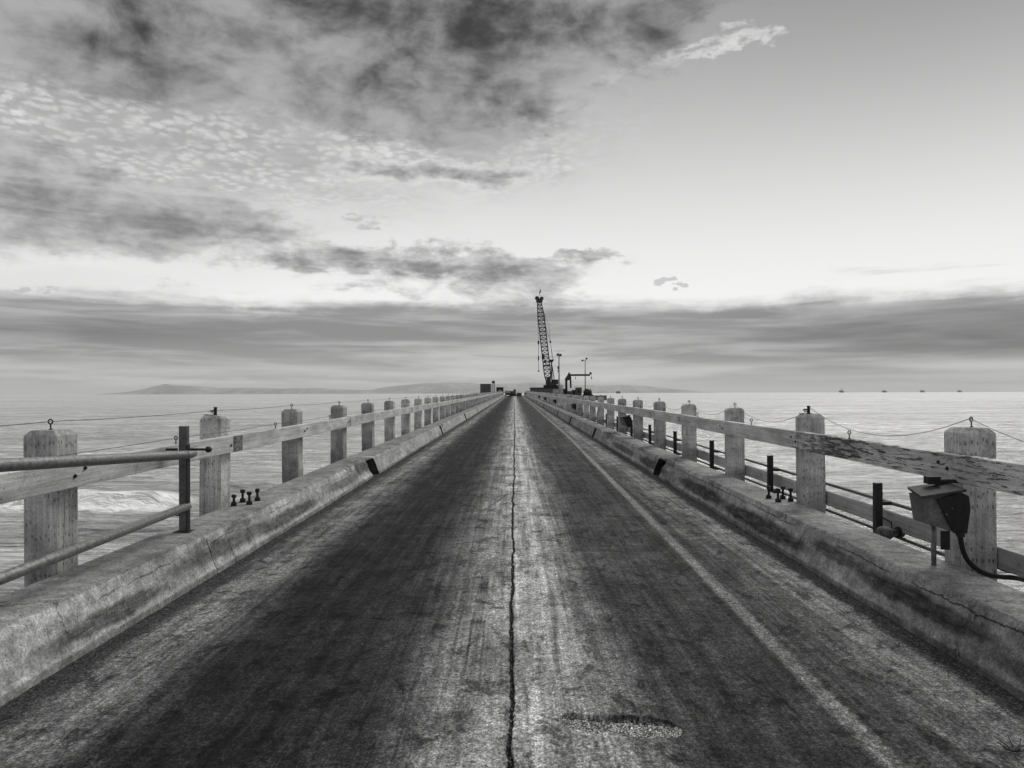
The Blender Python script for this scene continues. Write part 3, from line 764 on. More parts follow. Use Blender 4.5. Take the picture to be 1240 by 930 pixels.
# long low bulwark the crane stands on
y = 264; x0, x1 = FX(643,y), FX(677,y); w = x1-x0; h = FZ(469.3,y)-HD
bw = tag(empty('steel_bulwark', (x0,y,HD)), 'long grey steel platform with a dark rim that the crane stands on', 'platform')
mb = MB().box(0,w,0,14,0,h-.35)
mb.obj('side_wall', m_mid, bw); MB().box(-.25,w+.1,-.2,14.1,h-.35,h).obj('rim', m_dk, bw)
mb = MB()
for k in range(12): mb.box(.5+k*w/12.2,.62+k*w/12.2,-.1,.02,.1,h-.4)
mb.obj('ribs', m_grey, bw)
st = tag(empty('gangway', (FX(639,y), y-2, HD)), 'short dark stepped ramp at the left end of the crane platform', 'ramp')
MB().box(-1.2,1.6,0,3,0,1.2).obj('lower_step', m_mid, st); MB().box(-.7,1.5,.1,2.9,1.2,1.75).obj('upper_step', m_dk, st)
tk = tag(empty('storage_tank', (FX(679.5,y-2), y-2, HD)), 'pale upright tank beside the crane platform', 'tank')
ht = FZ(466,y)-HD
MB().lathe([(0,0),(.72,0),(.74,.1),(.74,ht-.25),(.6,ht-.05),(0,ht)], n=20).obj('shell', m_pale, tk, True)
MB().lathe([(.77,ht*.5),(.77,ht*.5+.1),(.74,ht*.5+.1)], n=20).obj('band', m_grey, tk)
MB().tube([(.0,0,ht-.1),(0,0,ht+.5)], .09, 8).obj('vent', m_dk, tk)

# crane
cy = 270.0; cx = FX(667, cy); bz = h + HD
cr = tag(empty('lattice_crane', (cx, cy, bz)), 'tall black lattice boom crane rising above the end of the pier', 'crane')
def L(px, py): return Vector((FX(px,cy)-cx, 0, FZ(py,cy)-bz))
for s in (-1,1):
    o = MB().box(-2.6,2.6,s*2.0-.45,s*2.0+.45,.0,.95,.2).obj('crawler_track', m_dk, cr)
MB().box(-1.8,2.0,-1.9,1.9,.95,2.1,.08).obj('machine_house', m_crane, cr)
MB().box(-1.6,-.4,-2.2,-1.2,2.1,3.7,.08).obj('operator_cab', m_crane, cr)
MB().box(.6,2.6,-1.6,1.6,1.2,2.9,.06).obj('counterweight', m_dk, cr)
foot = L(664.5,466); tip = L(653.3,365)
foot.y = 0; tip.y = -1.0
ax = (tip-foot).normalized(); side_ = ax.cross(Vector((0,1,0))).normalized(); dep = Vector((0,1,0))
def wid(t):
    if t < .12: return .55+ (1.25-.55)*t/.12
    if t > .82: return 1.25 - (1.25-.6)*(t-.82)/.18
    return 1.25
mb = MB(); N = 22; nodes_ = []
for k in range(N+1):
    t = k/N; c = foot.lerp(tip, t); w_ = wid(t)*.92
    nodes_.append([c+side_*sx*w_+dep*sy*w_*.8 for sx, sy in ((-1,-1),(1,-1),(1,1),(-1,1))])
for k in range(N):
    for q in range(4):
        mb.tube([nodes_[k][q], nodes_[k+1][q]], .17, 5)
        a, b_ = (q, (q+1)%4) if k%2 else ((q+1)%4, q)
        mb.tube([nodes_[k][a], nodes_[k+1][b_]], .10, 4)
        mb.tube([nodes_[k+1][q], nodes_[k+1][(q+1)%4]], .09, 4)
mb.obj('boom', m_crane, cr)
MB().box(-1.1,1.2,-.7,.7,-.9,.5,.1).lathe([(0,-.25),(.75,-.25),(.75,.25),(0,.25)], c=(-.8,0,.6), n=16, ax='y').lathe([(0,-.25),(.7,-.25),(.7,.25),(0,.25)], c=(.9,0,.5), n=16, ax='y').obj('boom_head', m_dk, cr, loc=tip+ax*.4)
MB().tube([tip+ax*1, tip+ax*1+Vector((.5,0,3.2))], .04, 5).obj('flag_pole', m_dk, cr)
fp = tip+ax*1+Vector((.5,0,3.2))
MB().add([fp+Vector((-.1,0,0)),fp+Vector((.2,.05,0)),fp+Vector((.15,.1,-1.1)),fp+Vector((-.55,.15,-1.7)),fp+Vector((-.1,.06,0)),fp+Vector((.2,.11,0)),fp+Vector((.15,.16,-1.1)),fp+Vector((-.55,.21,-1.7))],
         [(0,1,2,3),(7,6,5,4),(0,4,5,1),(1,5,6,2),(2,6,7,3),(3,7,4,0)]).obj('flag', m_dk, cr)
# gantry mast with the spreader bar
g0, g1 = L(668.5,466), L(668,438)
mb = MB()
for s in (-1,1): mb.tube([g0+Vector((0,s*1.1,0)), g1+Vector((0,s*.7,0))], .2, 6)
mb.tube([L(671.5,465), g1], .1, 5).tube([L(673,466), g1], .07, 5)
for k in range(5):
    c = g0.lerp(g1, k/5); mb.tube([c+Vector((0,-1,0)), c+Vector((0,1,0))], .1, 4)
mb.obj('gantry', m_crane, cr)
MB().add([L(664,435.5)+Vector((0,-.3,0)),L(671.5,435.5)+Vector((0,-.3,0)),L(669,439)+Vector((0,-.3,0)),L(666.5,439)+Vector((0,-.3,0)),L(664,435.5)+Vector((0,.3,0)),L(671.5,435.5)+Vector((0,.3,0)),L(669,439)+Vector((0,.3,0)),L(666.5,439)+Vector((0,.3,0))],
         [(0,1,2,3),(7,6,5,4),(0,4,5,1),(1,5,6,2),(2,6,7,3),(3,7,4,0)]).obj('spreader', m_dk, cr)
MB().tube([tip+ax*.6+side_*.5, L(666.5,414), L(670,436)], .06, 4).obj('pendant_line', m_crane, cr)
MB().tube([tip+ax*.6, L(664.8,395), L(669,436)], .05, 4).obj('pendant_line', m_crane, cr)
MB().lathe([(0,-.5),(.3,-.3),(.3,.3),(0,.5)], c=L(666.6,414), n=8).obj('line_block', m_dk, cr)
hx = L(651.7,372)
MB().tube([tip+Vector((-.9,-.6,.2)), L(652.2,413)+Vector((0,-.6,0))], .05, 4).tube([L(652.2,413)+Vector((0,-.6,0)), L(652.2,449)+Vector((0,-.6,0))], .07, 4).obj('hoist_line', m_crane, cr)
MB().lathe([(0,-.7),(.32,-.4),(.36,.3),(0,.8)], c=L(652.2,415)+Vector((0,-.6,0)), n=8).obj('hook_block', m_dk, cr)
MB().lathe([(0,-.9),(.22,-.7),(.22,.7),(0,.9)], c=L(652.2,434)+Vector((0,-.6,0)), n=8).lathe([(0,-.3),(.3,-.2),(.25,.2),(0,.3)], c=L(652.3,449.5)+Vector((0,-.6,0)), n=8).obj('hook', m_dk, cr)
MB().box(-.5,.5,-.5,.5,-.6,.9,.1).obj('winch', m_dk, cr, loc=L(657.8,433)); MB().box(-.4,.5,-.4,.4,-.5,.5,.1).obj('winch', m_dk, cr, loc=L(660,438))
MB().box(-1.4,1.4,-.8,.8,-.2,.3,.05).obj('boom_collar', m_dk, cr, loc=L(662,443))

# light poles
lp = tag(empty('floodlight_pole', (FX(677,262),262,HD)), 'thin pole right of the crane with two floodlights and a bar aerial on top', 'light pole')
hp = FZ(430,262)-HD
MB().tube([(0,0,0),(0,0,hp)], .17, 8, rs=[.26,.17]).obj('pole', m_grey, lp, True)
for dx, dzz in ((-.45,.1),(.5,-.05)):
    MB().box(-.38,.42,-.4,.4,-.4,.42,.1).obj('floodlight', m_dk, lp, loc=(dx,0,hp+dzz))
MB().tube([(0,0,hp),(0,0,hp+1.6)], .04, 5).tube([(-1.4,0,hp+1.45),(2.0,0,hp+1.45)], .05, 5).obj('aerial', m_grey, lp)
MB().box(-.55,-.1,-.2,.2,hp-5.0,hp-4.0).box(-.5,-.1,-.2,.2,hp-5.9,hp-5.4).obj('junction_box', m_dk, lp)
lp = tag(empty('floodlight_pole', (FX(708.7,268),268,HD)), 'thinner pole behind the jib crane with two small spread lamps', 'light pole')
hp = FZ(436,268)-HD
MB().tube([(0,0,0),(0,0,hp)], .15, 8, rs=[.2,.12]).tube([(-.9,0,hp-.3),(0,0,hp-.2),(.6,0,hp+.3)], .07, 5).obj('pole', m_grey, lp, True)
for dx, dzz in ((-1.0,-.25),(.5,.45)): MB().box(-.33,.33,-.3,.3,-.26,.3,.08).obj('floodlight', m_dk, lp, loc=(dx,0,hp+dzz))

# jib crane
jx = FX(688.5,266); j = tag(empty('jib_crane', (jx,266,HD)), 'squat dark jib crane with a long level arm pointing right', 'jib crane')
def J(px, py): return Vector((FX(px,266)-jx, 0, FZ(py,266)-HD))
mb = MB().tube([J(685.8,478.5),J(685.8,460)], .42, 8); mb.tube([J(691.3,470),J(690.6,456)], .32, 6).obj('legs', m_dk, j)
q = [J(683.5,460),J(688,453),(J(689,450.5)),J(691,453.5),J(692,459),J(688,461),J(686.5,461)]
MB().add([p+Vector((0,-.5,0)) for p in q]+[p+Vector((0,.5,0)) for p in q], [tuple(range(7)), tuple(range(7,14))[::-1]]+[(k,(k+1)%7,(k+1)%7+7,k+7) for k in range(7)]).obj('head', m_crane, j)
a, b_ = J(690,454.3), J(714.5,454.5)
MB().box(a.x,b_.x,-.25,.25,a.z-.35,a.z+.3).obj('arm', m_dk, j)
MB().lathe([(0,-.3),(.42,-.3),(.42,.3),(0,.3)], c=J(715.2,452.3), n=14, ax='y').obj('end_sheave', m_dk, j)
MB().tube([J(716,453),J(716.3,457)], .05, 4).lathe([(0,-.4),(.2,-.2),(.22,.3),(0,.5)], c=J(716.4,458.3), n=8).obj('hook', m_grey, j)
MB().tube([J(697,455),J(697,457)], .05, 4).box(J(696.6,0).x,J(697.5,0).x,-.1,.1,J(0,459.5).z,J(0,457).z).obj('hook', m_grey, j)
# machinery heap on the head
def pile_box(name, px0, px1, pyt, y, d, m, label, cat, ch=.08):
    x0, x1 = FX(px0,y), FX(px1,y); h = FZ(pyt,y)-HD
    r = tag(empty(name, ((x0+x1)/2,y,HD)), label, cat); w = (x1-x0)/2
    MB().box(-w,w,0,d,.35,h,ch).obj('body', m, r)
    MB().box(-w-.08,w+.08,-.08,d+.08,h-.1,h+.06).obj('lid', m_dk, r)
    MB().box(-w+.1,w-.1,.1,d-.1,0,.35).obj('skid_frame', m_dk, r)
    MB().box(-w*.5,w*.5,-.05,.02,h*.35,h*.75).obj('vent_panel', m_dk, r)
    return r
pile_box('generator', 697.3, 704.6, 469.6, 264, 2.5, m_mid, 'grey boxy generator standing below the jib arm', 'generator')
pile_box('winch_unit', 693, 697, 472.5, 263, 2, m_dk, 'small dark winch unit left of the grey generator', 'winch')
pile_box('pump_unit', 681.8, 684.5, 471, 263, 2, m_dk, 'narrow dark pump at the foot of the jib crane', 'pump')
pile_box('tool_chest', 687.5, 692.5, 474, 261, 2, m_mid, 'low tool chest between the legs of the jib crane', 'chest')
eng = tag(empty('compressor', (FX(711.5,264),264,HD)), 'dark jumbled compressor at the right end of the machinery', 'compressor')
MB().lathe([(0,-1.5),(.6,-1.45),(.75,-1.2),(.75,1.2),(.6,1.45),(0,1.5)], c=(0,0,1.2), n=16, ax='x').obj('drum', m_dk, eng, True)
MB().box(-1.0,.3,-.4,.6,1.8,2.5,.05).tube([(.9,0,1.2),(1.1,0,2.6)], .12, 6).box(.3,1.1,-.3,.5,1.7,2.2).obj('engine', m_crane, eng)
MB().box(-1.7,1.9,-.7,.9,.1,.5).obj('skid_frame', m_dk, eng)
for s in (-1,1): MB().lathe([(0,-.15),(.4,-.15),(.4,.15),(0,.15)], c=(s*1.2,-.7,.4), n=12, ax='y').obj('wheel', m_tyre, eng)

# notice board above the right railing
yy = 75.0; nb = tag(empty('notice_board', (FX(673,yy), yy, dz(yy))), 'small pale board on a dark stake above the far right railing', 'sign')
MB().box(-.035,.035,-.035,.035,-.3,H+FZ(472,yy)-H-dz(yy)).obj('stake', m_dk, nb)
zb_, zt_ = FZ(475.8,yy)-dz(yy), FZ(471.4,yy)-dz(yy)
bd = MB().box(-.29,.29,-.06,-.04,zb_,zt_,.004).obj('board', m_pale, nb)
mb = MB()
for k in range(3): mb.box(-.2,.2-.07*k,-.064,-.061,zt_-.09-.09*k,zt_-.06-.09*k)
mb.obj('lettering', m_grey, bd)

# ------------------------------------------------------------------ sea
def mat_sea():
    M = Mat('sea_water'); nt = M.nt
    fade = M.y.ss(60, 1500)
    n0 = nse(nt, M.vec(.018,.045,0), 1, 3, .5)
    n1 = nse(nt, M.vec(.10,.30,0), 1, 4, .6, .6)
    n2 = nse(nt, M.vec(.55,1.5,0), 1, 5, .6, .5)
    n3 = nse(nt, M.vec(.004,.014,0), 1, 5, .6)
    nearf = M.y.ss(260, 60)
    foam_l = nse(nt, M.vec(.22,.5,0), 1, 7, .7, 1.2)
    lace = (1.0 - (foam_l-.5).abs().ss(.0,.035))*M.y.ss(90,30)*nse(nt, M.vec(.05,.12,0), 1, 3).ss(.45,.6)
    streak = nse(nt, M.vec(.02,.16,0), 1, 5, .65)
    rip = nse(nt, M.vec(.28,1.1,0), 1, 6, .7, .6); rip2 = nse(nt, M.vec(.035,.22,0), 1, 6, .7, .5)
    rip3 = nse(nt, M.vec(.010,.045,0), 1, 6, .7, .5)
    rip4 = nse(nt, M.vec(.12,.7,0), 1, 6, .75, .8)
    val = .52*(streak.ss(.35,.65)*.2+.9)*(n3.ss(.35,.65)*.2+.9)*(rip.ss(.42,.58)*.6+.7)*(rip4.ss(.42,.58)*.6+.7)*(rip2.ss(.40,.60)*.35+.82)*(rip3.ss(.40,.60)*.3+.85)  # light and dark of the ripples painted into the water colour
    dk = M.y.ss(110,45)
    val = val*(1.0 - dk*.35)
    fm = (lace*.55).max(M.attr('foam')).clamp()
    val = mix(fm, val, .93)
    bump = n0*4.0 + n1*2.6 + n2*(nearf*.45+.25) + n3*6.0
    rough = mix(fm, fade*.22+.08, .85)
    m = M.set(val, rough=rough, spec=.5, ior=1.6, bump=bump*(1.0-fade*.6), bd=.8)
    return m
xs = np.concatenate([-np.geomspace(46000,400,22), np.linspace(-380,-150,24), np.linspace(-148,-6,150), np.linspace(-5,60,28), np.linspace(64,380,60), np.geomspace(400,46000,22)])
ys = np.concatenate([np.linspace(-300,10,12), np.linspace(14,110,200), np.linspace(111,260,120), np.linspace(262,800,100), np.geomspace(810,46000,40)])
def crest(X): return 66.5 + .05*(X+30) + 2.2*np.sin(X*.045) + 1.2*(fbm(X*.12, X*0, 41)-.5)*4
def wenv(X): return np.clip((-27.0-X)/4, 0, 1)*(.6+.7*fbm(X*.15, X*0+5, 42))
def sea_z(X, Y):
    z = SEA + .35*np.sin(Y*.11 + .6*np.sin(X*.02) + 1.5*fbm(X*.02, Y*.02, 50))*np.clip((600-Y)/400, 0, 1)*np.clip((Y-20)/60, 0, 1)
    z = z + (fbm(X*.12, Y*.35, 51)-.5)*.5*np.clip((500-Y)/400, 0, 1)
    d = Y - crest(X); e = wenv(X)
    z = z + e*np.where(d < 0, 1.0*np.exp(-(d/1.6)**2), 1.0*np.exp(-(d/4.5)**2))
    z = z + e*np.clip(1-np.abs(d+3.0)/4.0, 0, 1)*(fbm(X*1.1, Y*1.1, 52)-.3)*1.1
    e2 = np.clip((-20-X)/3, 0, 1)*np.clip((X+38)/6, 0, 1)
    d2 = Y - (78 + .03*X); z = z + e2*.55*np.exp(-(d2/1.5)**2)
    return z
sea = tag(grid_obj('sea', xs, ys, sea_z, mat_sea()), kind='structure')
X, Y = np.meshgrid(xs, ys); d = Y - crest(X); e = wenv(X)
fo = np.where(d < .3, np.exp(-np.clip((-d-3.0)/1.8, 0, 9)**2), np.exp(-((d-.3)/1.0)**2))*np.clip(e*1.6, 0, 1)
fo = fo*np.clip((fbm(X*.35, Y*.7, 60)-.18)*5.5, 0, 1)
tr_ = np.exp(-((Y-44-3*np.sin(X*.2))/2.2)**2)*np.clip((-25-X)/6, 0, 1)*np.clip((fbm(X*.5, Y*1.2, 61)-.46)*7, 0, 1)*.7
fattr(sea, 'foam', np.clip(fo+tr_, 0, 1))

# the breaking crest itself, a tumbling roll of foam
def mat_foam():
    M = Mat('white_foam'); n = nse(M.nt, M.v, 1.6, 7, .75); n2 = nse(M.nt, M.v, 6, 5, .7)
    return M.set(n.ss(.3,.7)*.08+.90, rough=.95, spec=.1, bump=n+n2*.6, bd=.22)
us = np.linspace(-72,-27,900); vs_ = np.linspace(0, 1, 44)
U, V = np.meshgrid(us, vs_)
ev = wenv(U)*np.clip((fbm(U*.35, U*0, 71)-.1)*1.9, .35, 1.15)
dd = (V-.85)*4.6
sn_ = np.sin(np.clip(V,0,1)*math.pi)**.6
ZZ = SEA - .05 + ev*(1.25*np.sin(np.clip(V,0,1)**1.5*math.pi)**.8 + ((fbm(U*1.1, V*5+U*.3, 72, 6)-.5)*.8 + (fbm(U*4.1, V*18, 73, 5)-.5)*.5)*sn_)
YY = crest(U) + dd*np.clip(ev,.4,1) + (fbm(U*.9, V*3, 74, 5)-.5)*1.2
me = bpy.data.meshes.new('breaking_wave'); P = np.stack([U, YY, ZZ], -1).reshape(-1, 3)
nx = len(us); q = [(r_*nx+c_, r_*nx+c_+1, (r_+1)*nx+c_+1, (r_+1)*nx+c_) for r_ in range(len(vs_)-1) for c_ in range(nx-1)]
me.from_pydata(P.tolist(), [], q); me.materials.append(mat_foam())
for p in me.polygons: p.use_smooth = True
o = bpy.data.objects.new('breaking_wave', me); col.objects.link(o)
tag(o, 'line of white foam breaking on the sea left of the pier', 'wave', kind='stuff')

# ------------------------------------------------------------------ islands and oil platforms
def island(name, prof, dist, depth, seed, label):
    px = np.array([p[0] for p in prof]); hp = np.array([p[1] for p in prof])
    xs = (np.linspace(px[0], px[-1], 260)-623)/900*dist; vs = np.linspace(-1, 1, 16)
    U, V = np.meshgrid(xs, vs)
    base = np.interp(U/dist*900+623, px, hp)*dist/900
    n = fbm(U/700, V*2.5, seed, 5)
    ridge = np.clip(1-np.abs(V)**1.6, 0, 1)
    Z = SEA-20 + (base+12)*ridge*(1 + (n-.5)*.5*(.3+np.abs(V))) + (fbm(U/350, V*3, seed+9)-.5)*.1*base
    Y = dist + V*depth + (n-.5)*depth*.3
    me = bpy.data.meshes.new(name); nx = len(xs)
    me.from_pydata(np.stack([U, Y, Z], -1).reshape(-1,3).tolist(), [], [(r_*nx+c_, r_*nx+c_+1, (r_+1)*nx+c_+1, (r_+1)*nx+c_) for r_ in range(15) for c_ in range(nx-1)])
    me.materials.append(m_isl)
    for p in me.polygons: p.use_smooth = True
    o = bpy.data.objects.new(name, me); col.objects.link(o)
    return tag(o, label, None, None, 'structure')
m_isl = mat_flat('island_scrub', .28, .95, .0008, .5)
island('hills', [(118,0),(150,2.5),(170,5),(185,9),(200,12.5),(212,11.5),(225,10.5),(245,10),(262,8),(300,8),(340,7),(380,7.5),(420,5),(450,5),(480,3.5),(500,0)], 27000, 1500, 3, None)
island('hills', [(420,0),(450,5),(470,9),(490,11),(510,12.5),(535,14),(560,12.5),(600,12),(630,12.5),(660,12),(700,10.5),(730,9),(760,10),(790,7.5),(815,5),(840,2.5),(870,0)], 34000, 1800, 8, None)

def rig(px, dist, w, label, derrick=False, twin=False):
    x = (px-623)/900*dist
    r = tag(empty('oil_platform', (x, dist, SEA)), label, 'oil platform', 'oil platforms on the horizon')
    mb = MB()
    for a in (-.8,-.27,.27,.8):
        for c in (-.6,.6): mb.tube([(a*w*1.05,c*w,-5),(a*w*.9,c*w*.9,w*.55)], w*.05, 6)
    mb.tube([(-.8*w,-.6*w,2),(.8*w,-.6*w,w*.5)], w*.04, 5).tube([(.8*w,-.6*w,2),(-.8*w,-.6*w,w*.5)], w*.04, 5)
    mb.obj('jacket_legs', m_dk, r)
    MB().box(-w,w,-w*.7,w*.7,w*.5,w*.72).obj('main_deck', m_dk, r)
    MB().box(-w*.85,-w*.1,-w*.5,w*.5,w*.72,w*1.15).obj('module', m_mid, r)
    MB().box(w*.15,w*.8,-w*.5,w*.5,w*.72,w*(1.2 if twin else .98)).obj('module', m_mid, r)
    mb = MB(); hh = w*(2.1 if derrick else 1.35)
    for a, c in ((-1,-1),(1,-1),(1,1),(-1,1)): mb.tube([(a*w*.16,c*w*.16,w*.72),(a*w*.03,c*w*.03,hh)], w*.035, 4)
    mb.obj('derrick', m_dk, r, loc=(w*.1,0,0))
D = 9000; sc = D/900
rig(748.5, D*.8, 2.6*sc*.8, 'nearest looking oil platform just right of the pier end', twin=True)
rig(1019, D, 2.6*sc, 'oil platform with a tall derrick, leftmost of the four at right', derrick=True)
rig(1071, D*1.1, 2.4*sc*1.1, 'oil platform second of the four on the right horizon')
rig(1117, D*1.15, 2.3*sc*1.15, 'oil platform third of the four on the right horizon')
rig(1162, D*1.2, 2.2*sc*1.2, 'oil platform farthest right on the horizon')

# ------------------------------------------------------------------ haze
hz = bpy.data.materials.new('haze_air'); hz.use_nodes = True; nt = hz.node_tree
for n in list(nt.nodes):
    if n.type == 'BSDF_PRINCIPLED': nt.nodes.remove(n)
pv = nt.nodes.new('ShaderNodeVolumePrincipled'); pv.inputs['Color'].default_value = (.86,.86,.86,1)
pv.inputs['Density'].default_value = 1.2e-5; pv.inputs['Anisotropy'].default_value = .2
nt.links.new(pv.outputs[0], [n for n in nt.nodes if n.type == 'OUTPUT_MATERIAL'][0].inputs['Volume'])
USE_HAZE = True
if USE_HAZE:
    o = MB().box(-48000,48000,-2000,47500,SEA-35,700).obj('haze', hz); tag(o, kind='stuff', label='thin pale sea haze over the whole scene', cat='haze')

# ------------------------------------------------------------------ world: sky and clouds
SUN_EL, SUN_AZ = 46.0, 34.0     # azimuth clockwise from straight ahead
w = bpy.data.worlds.new('World'); scene.world = w; w.use_nodes = True; nt = w.node_tree
bg = nt.nodes['Background']
sky = nt.nodes.new('ShaderNodeTexSky'); sky.sky_type = 'NISHITA'; sky.sun_disc = False
sky.sun_elevation = R(SUN_EL); sky.sun_rotation = R(SUN_AZ); sky.altitude = 0; sky.air_density = 1; sky.dust_density = 2.0; sky.ozone_density = 1
bw = nt.nodes.new('ShaderNodeRGBToBW'); nt.links.new(sky.outputs[0], bw.inputs[0]); N0 = E(nt, bw.outputs[0])
tc = nt.nodes.new('ShaderNodeTexCoord'); sep = nt.nodes.new('ShaderNodeSeparateXYZ'); nt.links.new(tc.outputs['Generated'], sep.inputs[0])
dx, dy, dzn = (E(nt, sep.outputs[i]) for i in range(3))
az = dx._m('ARCTAN2', dy); el = dzn._m('ARCSINE')
U = az*900.0; V = el*900.0        # angular units, 900 to the radian
zp = dzn.max(0.0) + .07
P = comb(nt, dx/zp, dy/zp, 0.0)      # the cloud layer seen in perspective
A3 = comb(nt, az*1.0, el*2.2, 0.0)
wn = nse(nt, A3, 7, 5, .6); wn2 = nse(nt, comb(nt, az*1.0, el*2.2, 7.3), 7, 5, .6)
wf = nse(nt, A3, 30, 5, .65); wf2 = nse(nt, comb(nt, az*1.0, el*2.2, 3.3), 30, 4, .65)
Uw = U + (wn-.5)*190.0 + (wf-.5)*60.0
Vw = V + (wn2-.5)*62.0 + (wf2-.5)*26.0
def pc(px, py):
    a = math.atan((px-623)/900); e = math.atan((476-py)/900*math.cos(a)); return a*900, e*900
def blob(px, py, rx, ry, amp=1.0, rot=0.0, hard=1.0):
    cx_, cy_ = pc(px, py); k = math.cos(cx_/900)**2
    a = Uw - cx_; b_ = Vw - cy_
    if rot: a, b_ = a*math.cos(rot)+b_*math.sin(rot), b_*math.cos(rot)-a*math.sin(rot)
    t = a*(1/(rx*k)); q = b_*(1/ry)
    return ((t*t+q*q)*-hard).exp()*amp
def sumb(L):
    s = None
    for a in L:
        q = blob(*a); s = q if s is None else s+q
    return s
# clear sky brightness: nishita reshaped to the clear part of the photograph (bright low, greyer high and right)
clear = mix((V).ss(60, 480), .76, .26)
clear = clear*(1.0 - (U.ss(100,600))*V.ss(120,450)*.13)*(1.0-U.ss(-100,-600)*.10)
clear = clear*(N0*(1/4.0)).ss(-.6,1.4).max(.55)*1.25
hor = V.ss(60, 0)
# cloud sheets
cn = nse(nt, comb(nt, az*1.0, el*1.5, 2.0), 7.5, 8, .58, .35); cn2 = nse(nt, comb(nt, az*1.0, el*1.9, 5.0), 17, 8, .6, .3)
fine = nse(nt, P, 9, 7, .62, .2); mid_ = nse(nt, P, 2.6, 6, .6)
str_ = nse(nt, comb(nt, az*3.0, el*34.0, 1.0), 1.6, 6, .58, .3)
puff = nse(nt, P, 15, 4, .5, .3); puffm = nse(nt, P, 3.2, 3)
dark = sumb([(400,-10,430,62,1.1,0),(560,70,190,62,.75,0),(60,30,230,58,.75,0),(430,140,160,34,.40,-.1),(600,165,90,26,.40,0),(150,105,240,24,.25,0),(700,20,90,60,.35,0)])
lobes = sumb([(545,55,75,38,.8,.2),(650,35,90,34,.8,-.1),(90,45,90,26,.75,0),(225,45,60,30,.6,0),(345,42,50,26,.55,0),(450,30,60,22,.4,0),(590,120,100,24,.45,0),(350,-20,500,20,.4,0)])
greyL = sumb([(110,240,230,34,.95,-.08),(70,275,210,26,.6,0),(280,265,120,20,.45,-.1),(-100,180,200,90,.5,0)])
strk = sumb([(540,212,130,13,1.0,.06),(430,205,60,9,.3,0)])
band2 = sumb([(490,318,180,17,1.15,-.03),(600,330,80,14,.5,0),(250,345,150,11,.4,0),(630,365,70,22,.8,.2),(500,352,130,12,.35,0),(330,300,70,12,.35,0),(705,312,70,5,.55,-.03)])
small = sumb([(825,340,17,4.5,1.0,0),(450,273,18,5,.5,0),(20,351,28,3,.8,0),(470,268,20,6,.4,0)])
fair = sumb([(880,58,60,9,.85,.15),(800,75,65,11,.6,.1),(935,55,22,14,.55,0),(905,30,26,5,.6,0),(720,95,70,20,.5,0),(650,150,80,16,.35,0)])
alto = sumb([(250,165,330,75,.9,0),(60,120,160,70,.6,0),(560,150,160,50,.6,0),(380,190,170,40,.55,0),(640,205,50,12,.8,0)])
def cover(mask, n, lo, hi, k): return (mask + (n-.5)*k).ss(lo, hi)
cD = cover(dark, cn*.5+cn2*.5, .20, .62, 1.6)
thickD = (lobes*.60 + dark*.12 + (cn-.5)*2.6 + (cn2-.5)*1.5).ss(-.35, 1.15)
colD = mix(thickD, .42, .035)
cG = cover(greyL, cn2*.65+str_*.35, .24, .66, 1.3)
colG = mix((greyL*.6+(str_-.5)*1.3+(cn2-.5)*2.2).ss(-.15,1.35), .58, .12)
cS = cover(strk+band2, cn2*.6+fine*.2+str_*.2, .22, .60, 1.3)
colS = mix(((strk+band2)*.75+(cn2-.5)*1.8+(fine-.5)*.6+(str_-.5)*.8).ss(-.15,1.35), .86, .12)
cSm = cover(small, fine, .3, .6, .8)
cF = cover(fair, cn2*.55+fine*.45, .40, .95, 3.0)
colF = mix((fair*.8+(fine-.5)*2.2+(cn2-.5)*1.5).ss(.3,1.2), .92, .34)
Pw = comb(nt, dx/zp + (wf-.5)*.10, dy/zp + (wf2-.5)*.14, 0.0)
pv_ = vor(nt, Pw, 21, 'F1', 1.0, dim='2D')
cA = alto.min(1.0)*(pv_.ss(.66,.10)*1.0 + (fine-.5)*2.2)*(puffm*.5+cn2*.5).ss(.34,.56)
cA = cA.clamp()
base = clear
base = mix(alto.min(1.0)*(mid_.ss(.3,.7)*.6+.25), base, .38)
base = mix(cA*(cn.ss(.3,.7)*.6+.35), base, .80)
base = mix(cG*.88, base, colG)
base = mix(cS*.92, base, colS)
base = mix(cSm*.6, base, .42)
base = mix(cF*.85, base, colF)
base = mix(cD*.96, base, colD)
# bright windows between the sheets
glow = sumb([(335,357,90,14,.9,0),(90,310,150,16,.55,0),(560,352,70,9,.4,0)])
base = mix((glow*(1.0-cS*.8)).min(1.0)*.8, base, .93)
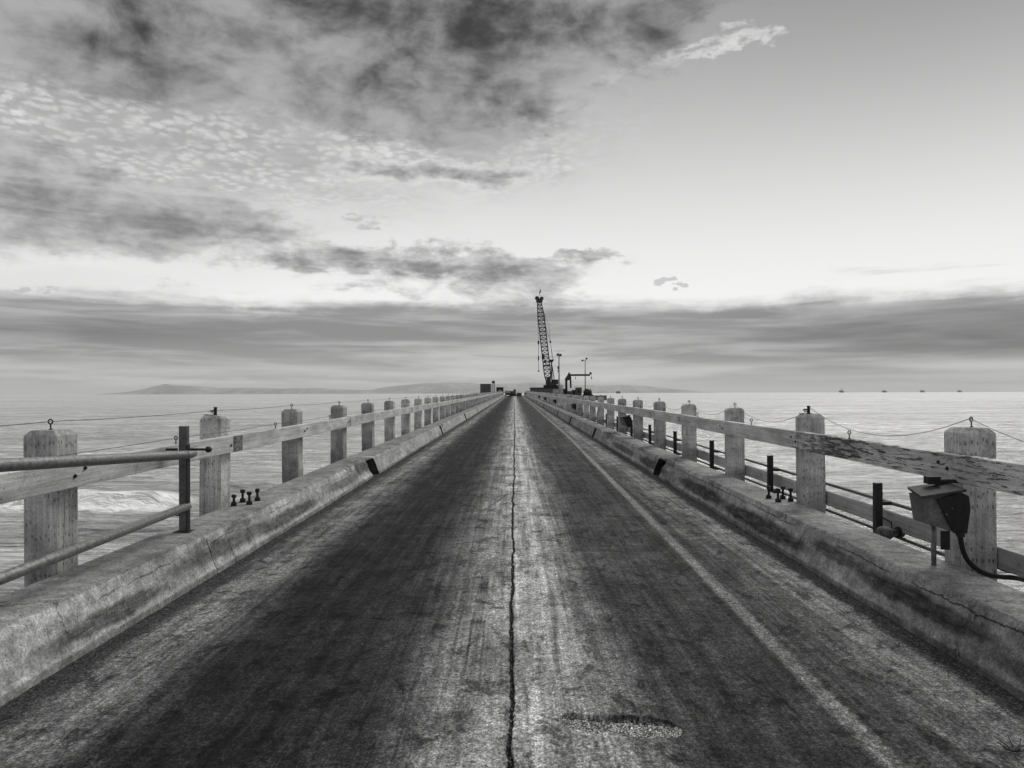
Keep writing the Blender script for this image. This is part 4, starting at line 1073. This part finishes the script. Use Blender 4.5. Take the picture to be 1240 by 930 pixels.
# the stratus bank along the horizon
top = V + (wn-.5)*34.0 + (wf2-.5)*16.0 + (str_-.5)*26.0 + U.ss(-350,-650)*6.0
cB = top.ss(116, 92)
lay = str_*.55 + nse(nt, comb(nt, az*1.1, el*13.0, 4.0), 1.6, 5, .55, .4)*.45
rgt = U.ss(120, 560)
colB = mix(lay.ss(.40,.60), .28, .57)
core = V.gauss(72, 28)
colB = colB*(1.0 - core*.22 - rgt*V.gauss(58,34)*.50 - U.ss(-200,-600)*V.gauss(66,12)*.32)
colB = mix(V.gauss(27,6.5)*(nse(nt, comb(nt, az*2.0, el*30.0, 9.0), 1.5, 3).ss(.3,.6)), colB, .50)
colB = mix(V.gauss(17,2.6)*rgt*.9, colB, .42)
colB = mix(V.ss(16,3)*(1.0-rgt*.6), colB, .385)
base = mix(cB*.95, base, colB)
wsp = nse(nt, comb(nt, az*1.6, el*22.0, 6.0), 2.2, 6, .6, .3).ss(.5,.7)*V.gauss(128,14)*U.ss(180,420)
base = mix(wsp*.45, base, .45)
# away from the view: an even broken overcast
behind = dy.ss(.35, -.15)
ov = mix((mid_).ss(.35,.65), .80, .62)
base = mix(behind, base, ov*.46)
zen = dzn.ss(.5,.8)
base = mix(zen*(1.0-behind), base, ov*.75)
base = base.max(.02)
STR = 0.12
front = mix(behind.max(zen), .78, 1.0)
fin = base*front*(1/STR)
rgb = comb(nt, fin, fin, fin*.995)
nt.links.new(rgb, bg.inputs[0]); bg.inputs[1].default_value = STR
try:
    w.cycles.sampling_method = 'MANUAL'; w.cycles.sample_map_resolution = 512
except Exception: pass

ld = bpy.data.lights.new('sun', 'SUN'); ld.energy = 1.45; ld.angle = R(26); ld.color = (1,.985,.965)
sun = bpy.data.objects.new('sun', ld); col.objects.link(sun)
a, e_ = R(SUN_AZ), R(SUN_EL)
d = Vector((math.sin(a)*math.cos(e_), math.cos(a)*math.cos(e_), math.sin(e_)))
sun.rotation_euler = d.to_track_quat('Z', 'Y').to_euler()

# ------------------------------------------------------------------ camera
cd = bpy.data.cameras.new('camera'); cam = bpy.data.objects.new('camera', cd); col.objects.link(cam); scene.camera = cam
cam.location = (0, 0, H); cd.sensor_width = 36; cd.lens = 900/1240*36
cd.shift_x = (620-623)/1240; cd.shift_y = (476-465)/1240
cam.rotation_euler = (R(90), 0, 0)
cam.rotation_euler.rotate_axis('Z', R(-.16))
cd.clip_start = .05; cd.clip_end = 200000
scene.view_settings.view_transform = 'Standard'; scene.view_settings.look = 'None'
scene.view_settings.exposure = .35; scene.view_settings.gamma = 1
scene.render.resolution_x = 1024; scene.render.resolution_y = 768
scene.cycles.max_bounces = 6; scene.cycles.volume_bounces = 1
